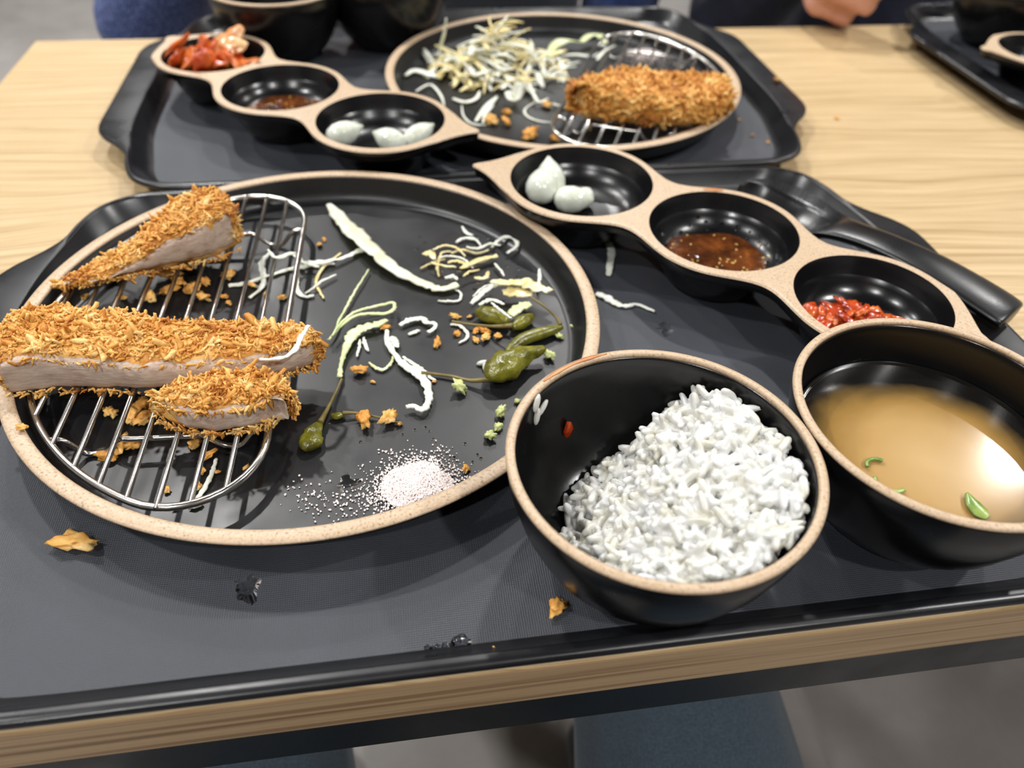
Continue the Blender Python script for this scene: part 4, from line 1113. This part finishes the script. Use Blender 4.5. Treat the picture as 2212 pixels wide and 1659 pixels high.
crumbs('c2', [(700, 640, 90), (800, 570, 130), (880, 560, 90), (1260, 550, 80), (1350, 630, 76), (1310, 720, 56), (1080, 840, 50), (1280, 825, 60), (1410, 725, 36), (720, 350, 80), (860, 380, 90), (940, 390, 110), (930, 300, 100), (1590, 700, 40), (1130, 965, 30)], PF, 'golden breadcrumb fallen under the rack in front of the cutlets', 'crumbs under the rack')
crumbs('c1', [(1090, 660, 120), (1200, 600, 130), (1090, 760, 90), (1250, 760, 110), (980, 810, 90), (1320, 800, 80), (1480, 660, 90), (1630, 715, 46), (1450, 795, 46), (1480, 830, 40), (730, 680, 110), (550, 790, 50), (800, 800, 46), (1330, 700, 60), (1160, 700, 90), (1720, 780, 36), (1820, 800, 40)], PF, 'golden breadcrumb fallen under the rack behind the long cutlet', 'crumbs under the rack')
rim_z = ON + .0209
crumb(cp('c2', 152, 445, rim_z), .0022, rim_z, rr, 'breadcrumb stuck on the tan plate rim', 'crumbs on the rim', .4)
t_ = crumb(px(168, 1176, TF), .0062, TF, rr, 'largest jagged breadcrumb on the tray in front of the plate', 'crumbs on the tray', .3, el=1.3)
crumb(px(1202, 1319, TF), .0036, TF, rr, 'chunky breadcrumb on the tray beside the rice bowl', 'crumbs on the tray', .5)
crumb(px(1070, 1407, TF), .0016, TF, rr, 'pale crumb sliver on the tray near its edge', 'crumbs on the tray', .4)
crumb(px(948, 1437, TF + .001), .0013, TF, rr, 'tiny pale crumb against the tray edge', 'crumbs on the tray', .4)
for x, y, w, lab in ((690, 705, 60, 'crumb at the end of a cabbage thread'), (775, 715, 50, 'crumb between the splayed cabbage and the rack'), (905, 790, 70, 'largest crumb by the tan rim of the cabbage plate'), (1045, 800, 40, 'crumb beside the rack frame of the cabbage plate'), (1005, 615, 50, 'crumb under the curled cabbage'), (775, 650, 40, 'crumb by the splayed cabbage strip')):
    crumb(cpf(x, y, PF), w / 2.633 / 2500 * .55, PF, rr, 'golden ' + lab, 'crumbs on the cabbage plate')
for x, y in ((1240, 740), (1330, 720), (1400, 735), (1280, 690), (1480, 700), (1250, 690), (1560, 250)):
    crumb(cpf(x, y, PF), .0035, PF, rr, 'golden breadcrumb fallen under the whole cutlet', 'crumbs under the whole cutlet')
for x, y in ((458, 880), (370, 780), (555, 925)):
    crumb(cp('t4', x, y, TF), .0014, TF, rr, 'small pale crumb on the tray beside the cabbage plate', 'crumbs on the cabbage tray')
crumb(cp('t4', 610, 535, .0165), .0034, .0166, rr, 'thin crumb on the handle edge of the cabbage tray', 'crumbs on the cabbage tray', .25)
crumb(cp('t4', 1002, 768, 0), .0022, 0, rr, 'orange crumb on the bare wooden table top', 'crumbs on the table', .3)
for c, x, y, w, lab in (('c4', 1175, 200, 96, 'pale green wasabi dab beside the plump pepper'), ('c4', 1440, 355, 84, 'largest wasabi dab of the row by the rice bowl'), ('c4', 1425, 440, 62, 'middle wasabi dab of the row by the rice bowl'), ('c4', 1370, 500, 80, 'end wasabi dab of the row nearest the salt'),
                        ('c3', 1750, 1120, 76, 'wet wasabi dab at the tip of the plump pepper'), ('c3', 1820, 990, 46, 'small wasabi dab by the slim pepper'), ('c3', 1895, 920, 30, 'tiny wasabi speck by the plate wall'), ('c4', 1548, 270, 44, 'wasabi speck peeking past the rice bowl rim')):
    crumb(cp(c, x, y, PF), wm(c, w, x, y, PF) * .5, PF, rr, lab, 'wasabi dabs', .6, 'wasabi', 'wasabi_dab', 'wasabi')
q = cp('c3', 1322, 1180, PF); single('rice_grain', join(blob(q + Vector((0, .002, .0016)), (.0030, .0014, .0013), 2, rrot(rr, .3), .1), blob(q + Vector((.0012, -.0016, .0015)), (.0028, .0014, .0012), 2, rrot(rr, .3), .1)), M['rice'], 'white rice grains stuck beside the plump pepper', 'rice grain')

def salt_heap(center, cnt, sx, sy, hh, seed, scatter=None, lim=None):
    rnd = random.Random(seed); V, F = [], []
    def grain(p, r):
        k0 = len(V); rot = rrot(rnd)
        for x in (-1, 1):
            for y in (-1, 1):
                for z in (-1, 1): V.append(p + rot @ Vector((x * r * rnd.uniform(.6, 1), y * r * rnd.uniform(.6, 1), z * r * rnd.uniform(.6, 1))))
        F.extend(tuple(k0 + i for i in f) for f in ((0, 1, 3, 2), (4, 6, 7, 5), (0, 4, 5, 1), (2, 3, 7, 6), (0, 2, 6, 4), (1, 5, 7, 3)))
    for _ in range(cnt):
        a, q = rnd.uniform(0, 6.283), (.74 * math.sqrt(rnd.random()) if rnd.random() < .5 else abs(rnd.gauss(.40, .40)))
        q *= 1 + .22 * noise.noise(Vector((math.cos(a) * 1.4, math.sin(a) * 1.4, seed)))
        x, y = sx * q * math.cos(a), sy * q * math.sin(a)
        if q > 1.6 or (lim and not lim(center + Vector((x, y, 0)))): continue
        z = hh * max(0, 1 - q * 1.05) ** .8 * rnd.random() ** .5
        r = rnd.uniform(.00020, .00040); grain(center + Vector((x, y, z + r)), r)
    for p in scatter or []: grain(p + Vector((0, 0, .0004)), rnd.uniform(.0002, .00042))
    return V, F
rr = random.Random(8); sc_ = []
for _ in range(170):
    f = rr.random() ** .7; x, y = 620 - 600 * (1 - f) + rr.gauss(0, 60), 930 + rr.gauss(0, 70) - 60 * (1 - f)
    if x < 20: continue
    p = cp('c4', x, y, PF)
    if (p - PC1).length < .1285: sc_.append(p)
for _ in range(60): sc_.append(cp('c4', rr.uniform(640, 1150), rr.uniform(560, 700), PF))
single('salt_pile', salt_heap(cp('c4', 890, 815, PF), 7500, .0190, .0166, .0040, 4, sc_, lambda p: (p - PC1).length < .1283), M['salt'], 'pink white salt heaped on the plate near its rim', 'salt', kind='stuff', smooth=False)
single('salt_pile', salt_heap(cpf(1560, 320, PF), 1600, .0220, .0160, .0060, 6), M['salt'], 'pinkish salt heaped under the rack behind the whole cutlet', 'salt', kind='stuff', smooth=False)

def drop(p, r, base, label, group, seed=1.0, sq=.5, irr=0.0, name='water_droplet'):
    prof = [(1, 0), (.97, .22), (.85, .5), (.62, .78), (.32, .95)]; seg = 24; rings = []
    for k, z in prof:
        rings.append([Vector((p.x, p.y, base + .0001 + r * sq * z)) + Vector((r * k * math.cos(a), r * k * math.sin(a), 0)) * (1 + irr * noise.noise(Vector((math.cos(a) * 1.5, math.sin(a) * 1.5, seed)))) for a in [2 * math.pi * q / seg for q in range(seg)]])
    single(name, rings_mesh(rings), M['water'], label, 'water', group)
for x, y in ((885, 445), (980, 455), (805, 475), (1003, 505), (533, 522), (1290, 605), (1312, 630), (1258, 652), (1210, 535), (1140, 625), (955, 430), (330, 400)):
    drop(cp('c4', x, y, PF), .0006 + .0003 * rr.random(), PF, 'tiny clear water droplet on the plate between stem and salt', 'droplets on the plate')
drop(cp('c4', 455, 800, PF), .0042, PF, 'flat clear water puddle beside the salt', 'puddles', 2.0, .16, .8, 'water_puddle')
drop(cp('b1', 1600, 490, TF), .0050, TF, 'flat clear puddle on the tray just in front of the plate', 'puddles', 3.0, .2, .9, 'water_puddle')
drop(cp('b2', 880, 850, TF), .0034, TF, 'round clear water drop on the tray near its edge', 'puddles', 4.0, .35, .3, 'water_puddle')
for i, (x, y) in enumerate(((830, 862), (780, 868), (735, 880), (700, 890), (665, 882))):
    drop(cp('b2', x, y, TF), .0012, TF, 'small water drop trailing from the round drop', 'trail of drops on the tray', i, .3, .5)
drop(cp('c5', 1250, 1285, TF), .0046, TF, 'flat clear puddle on the tray behind the rice bowl', 'puddles', 6.0, .15, .9, 'water_puddle')
for i in range(26):
    x, y = rr.uniform(880, 1560), rr.uniform(330, 640)
    p = cp('c3', x, y, PF)
    drop(p, rr.uniform(.0006, .0013), PF, 'dressing drop among the tangled cabbage', 'dressing drops', i, .45, .3, 'dressing_drop')
c, k = cup(D1, A1, 1)
for i in range(60):
    a, q = rr.uniform(-.5, 2.6), rr.uniform(.020, .037) * k; x, y = q * math.cos(a), q * math.sin(a)
    drop(c + Vector((x, y, 0)), rr.uniform(.0006, .0014), c.z + cup_floor(q, k) + .0004, 'sauce droplet on the wall of the seeded sauce cup', 'droplets on the sauce cup wall', i, .6, .3, 'sauce_droplet')
c, k = cup(D2, A2, 1)
for i in range(14):
    a, q = rr.uniform(.2, 2.8), rr.uniform(.016, .031) * k
    drop(c + Vector((q * math.cos(a), q * math.sin(a), 0)), rr.uniform(.0008, .0016), c.z + cup_floor(q, k) + .0004, 'sauce droplet on the wall of the cup beside the kimchi heap', 'droplets on the wall of the cup beside the kimchi heap', i, .6, .3, 'sauce_droplet')

# ------------------------------------------------------------------ people
def capsule(a, ra, b, rb, seg=14):
    a, b = Vector(a), Vector(b); t = (b - a); L = t.length; t = t / L if L > 1e-9 else Vector((0, 0, 1))
    u = t.orthogonal().normalized(); w = t.cross(u); rings = []
    for q in (-1.2, -.8, -.4, 0): rings.append((a + t * (ra * math.sin(q)), ra * math.cos(q)))
    for q in (0, .4, .8, 1.2): rings.append((b + t * (rb * math.sin(q)), rb * math.cos(q)))
    return rings_mesh([[c + (u * math.cos(x) + w * math.sin(x)) * r for x in [2 * math.pi * k / seg for k in range(seg)]] for c, r in rings])
def ell(c, r, rot=None): return blob(c, r, 3, rot)
def body_mesh(name, shapes, vox, mat, parent, label=None, it=6):
    o = part(name, join(*shapes), mat, parent, label=label)
    m = o.modifiers.new('skin', 'REMESH'); m.mode = 'VOXEL'; m.voxel_size = vox; m.use_smooth_shade = True
    m = o.modifiers.new('soften', 'SMOOTH'); m.iterations = it; m.factor = .5
    return o
def hand(wrist, d, n_, side, curl, splay=.12, thumb=.6, s=1.0):
    """a palm and five fingers: d points along the hand, n_ out of the back of the hand, side (+1/-1) to the thumb"""
    d = Vector(d).normalized(); n_ = Vector(n_); n_ = (n_ - d * n_.dot(d)).normalized(); t = d.cross(n_) * side
    w = Vector(wrist); sh = []
    kn = []
    for i in range(4):
        k = w + d * ((.088 - .005 * abs(i - 1) - .004 * (i == 3)) * s) + t * ((.030 - .0205 * i) * s) - n_ * (.003 * abs(i - 1) * s); kn.append(k)
        sh.append(capsule(w + d * .012 * s + t * ((.016 - .0105 * i) * s), .016 * s, k, .0115 * s))
    for i, (k, L) in enumerate(zip(kn, ((.041, .025, .021), (.045, .028, .022), (.042, .026, .021), (.032, .020, .019)))):
        p = k; a = 0.0; dd = (d + t * (splay * (1.5 - i) * .4)).normalized()
        for j, l in enumerate(L):
            a += curl[j]; v = dd * math.cos(a) - n_ * math.sin(a); q = p + v * l * s
            sh.append(capsule(p, (.0100 - .0009 * j - .0008 * (i == 3)) * s, q, (.0092 - .0009 * j - .0008 * (i == 3)) * s)); p = q
    p = w + d * .022 * s + t * .024 * s - n_ * .006 * s; v = (d * .72 + t * .70 - n_ * thumb).normalized()
    sh.append(capsule(w + d * .01 * s + t * .01 * s, .017 * s, p, .0145 * s))
    q = p + v * .036 * s; sh.append(capsule(p, .0135 * s, q, .0108 * s)); v2 = (v + d * .35 - t * .45 - n_ * .3).normalized()
    q2 = q + v2 * .030 * s; sh.append(capsule(q, .0108 * s, q2, .0098 * s)); sh.append(capsule(q2, .0098 * s, q2 + (v2 - t * .2) * .018 * s, .008 * s))
    return sh
def person(label, P, top, sleeve, legs, curl_r, curl_l, hd):
    """P: joints in table coordinates; hd: where the face looks"""
    g = P['pelvis']; t = thing('person', label, 'person', (g[0], g[1], -T))
    V = lambda k: Vector(P[k]); look = Vector(hd).normalized(); sx = look.cross(Vector((0, 0, 1))).normalized(); U = Vector((0, 0, 1))
    sh = [ell(V('pelvis'), (.155, .115, .10), Matrix((sx, look * 1, U)).transposed()), capsule(V('pelvis'), .115, V('chest'), .125), capsule(V('chest') + sx * .07, .105, V('chest') - sx * .07, .105),
          capsule(V('chest') + U * .10, .07, V('neck'), .055), capsule(V('neck'), .054, V('head') - U * .03 - look * .02, .056)]
    H = V('head'); Rm = Matrix((sx, look, U)).transposed()
    sh += [ell(H + U * .025 - look * .012, (.074, .093, .092), Rm), ell(H - U * .045 + look * .022, (.056, .062, .066), Rm), capsule(H + look * .082 + U * .012, .010, H + look * .098 - U * .022, .014), capsule(H - sx * .016 + look * .078 - U * .052, .009, H + sx * .016 + look * .078 - U * .052, .009),
           ell(H + sx * .077 - look * .012, (.010, .022, .032), Rm), ell(H - sx * .077 - look * .012, (.010, .022, .032), Rm)]
    for s in 'rl':
        sh += [capsule(V('sh_' + s), .056, V('el_' + s), .042), capsule(V('el_' + s), .041, V('wr_' + s), .027), capsule(V('hip_' + s), .085, V('kn_' + s), .058), capsule(V('kn_' + s), .055, V('an_' + s), .036),
               capsule(V('an_' + s) - U * .03, .036, V('an_' + s) + V('foot') - U * .045, .030)]
    sh += hand(P['wr_r'], P['hd_r'], P['bk_r'], P['th_r'], curl_r) + hand(P['wr_l'], P['hd_l'], P['bk_l'], P['th_l'], curl_l)
    b_ = body_mesh('body', sh, .0045, M['skin'], t, 'skin of face and hands', 5)
    for s in (-1, 1):
        e_ = part('eye', blob(H + look * .0705 + sx * (.030 * s) + U * .012, .0110, 2), M['eye'], t)
        part('iris', blob(H + look * .0785 + sx * (.030 * s) + U * .010, (.0048, .0048, .0048), 2), M['hair'], e_)
    hr = [ell(H + U * .040 - look * .026, (.083, .095, .092), Rm), ell(H - look * .055 - U * .01, (.070, .052, .075), Rm)]
    body_mesh('hair', hr, .006, M['hair'], t, 'short black hair', 4)
    tp = [ell(V('pelvis') + U * .04, (.172, .135, .09), Rm), capsule(V('pelvis'), .132, V('chest'), .142), capsule(V('chest') + sx * .085, .118, V('chest') - sx * .085, .118), capsule(V('chest') + U * .12, .075, V('neck') - U * .035, .066)]
    arms = []
    for s in 'rl':
        wr = V('el_' + s).lerp(V('wr_' + s), .93)
        tp.append(capsule(V('chest') + (V('sh_' + s) - V('chest')) * .5 + U * .04, .085, V('sh_' + s), .072))
        arms += [(s, [capsule(V('sh_' + s), .071, V('el_' + s), .056), capsule(V('el_' + s), .055, wr, .042)])]
    for s, a in arms: body_mesh('sleeve', a, .005, M[sleeve], t, None, 4)
    body_mesh('top', tp, .007, M[top], t, None, 5)
    lg = [ell(V('pelvis') - U * .02, (.170, .130, .10), Rm)]
    for s in 'rl': lg += [capsule(V('hip_' + s), .098, V('kn_' + s), .070), capsule(V('kn_' + s), .068, V('an_' + s) + U * .03, .050)]
    body_mesh('trousers', lg, .007, M[legs], t, None, 6)
    for s in 'rl':
        A = V('an_' + s); body_mesh('shoe', [capsule(A - U * .035, .048, A + V('foot') * .5 - U * .045, .044), capsule(A + V('foot') * .5 - U * .047, .043, A + V('foot') * 1.1 - U * .050, .036)], .006, M['hair'], t, 'dark shoe', 4)
    return t
def stool(x, y, z, label):
    t = thing('stool', label, 'stool', (x, y, -T), 'seats around the table')
    part('seat', bbox(x - .19, x + .19, y - .17, y + .17, z - .04, z, .012), M['bench'], t)
    for a in (-1, 1):
        for b in (-1, 1): part('leg', bbox(x + a * .155 - .012, x + a * .155 + .012, y + b * .135 - .012, y + b * .135 + .012, -T + .0005, z - .0405, .002), M['iron'], t, smooth=False)
SEAT = -.421
relaxed, fist = (.35, .45, .3), (1.25, 1.5, .9)
stool(.13, 1.16, SEAT, 'grey padded stool under the person in the blue knit'); stool(.70, 1.15, SEAT, 'grey padded stool under the person in the navy jacket'); stool(.01, -.32, SEAT, 'grey padded stool under the person in dark jeans')
person('seated person in a blue knit sleeve with one hand by a black bowl', dict(pelvis=(.13, 1.15, -.285), chest=(.13, 1.10, .12), neck=(.13, 1.08, .31), head=(.13, 1.05, .45), sh_r=(-.07, 1.08, .21), el_r=(-.250, .915, -.030), wr_r=(-.196, .856, .044), hd_r=(.85, -.30, .20), bk_r=(-.5, -.3, .8), th_r=-1,
       sh_l=(.31, 1.10, .21), el_l=(.335, 1.14, -.07), wr_l=(.26, .98, -.17), hd_l=(-.8, -.5, -.2), bk_l=(.1, -.2, .95), th_l=1, hip_r=(.04, 1.13, -.295), hip_l=(.22, 1.13, -.295), kn_r=(.02, .72, -.275), kn_l=(.25, .72, -.275), an_r=(.02, .74, -.655), an_l=(.25, .74, -.655), foot=(0, -.15, 0)),
       'dark', 'knit', 'denim', relaxed, relaxed, (0, -1, -.25))
person('seated person in a navy jacket resting a fist on the table edge', dict(pelvis=(.70, 1.14, -.285), chest=(.70, 1.08, .12), neck=(.70, 1.06, .31), head=(.70, 1.03, .45), sh_r=(.50, 1.05, .21), el_r=(.425, .955, -.045), wr_r=(.440, .832, .064), hd_r=(-.16, -.95, -.14), bk_r=(-.95, .1, .25), th_r=-1,
       sh_l=(.90, 1.07, .21), el_l=(.96, 1.05, -.05), wr_l=(.80, .90, -.15), hd_l=(-.7, -.6, -.1), bk_l=(.1, -.2, .95), th_l=1, hip_r=(.61, 1.12, -.295), hip_l=(.79, 1.12, -.295), kn_r=(.55, .72, -.275), kn_l=(.78, .72, -.275), an_r=(.55, .74, -.655), an_l=(.78, .74, -.655), foot=(0, -.15, 0)),
       'navy', 'navy', 'denim', fist, relaxed, (0, -1, -.25))
person('seated person in dark jeans whose knees show under the table', dict(pelvis=(.01, -.30, -.285), chest=(.01, -.34, .12), neck=(.01, -.33, .31), head=(.01, -.30, .44), sh_r=(.21, -.33, .21), el_r=(.26, -.27, -.04), wr_r=(.11, -.150, .07), hd_r=(-.6, .55, .4), bk_r=(.6, .2, .7), th_r=-1,
       sh_l=(-.19, -.33, .21), el_l=(-.24, -.27, -.04), wr_l=(-.09, -.150, .07), hd_l=(.6, .55, .4), bk_l=(-.6, .2, .7), th_l=1, hip_r=(.10, -.28, -.295), hip_l=(-.08, -.28, -.295), kn_r=(.158, .215, -.250), kn_l=(-.128, .225, -.250), an_r=(.185, .20, -.655), an_l=(-.15, .21, -.655), foot=(0, .15, 0)),
       'dark', 'dark', 'denim', relaxed, relaxed, (0, 1, -.5))
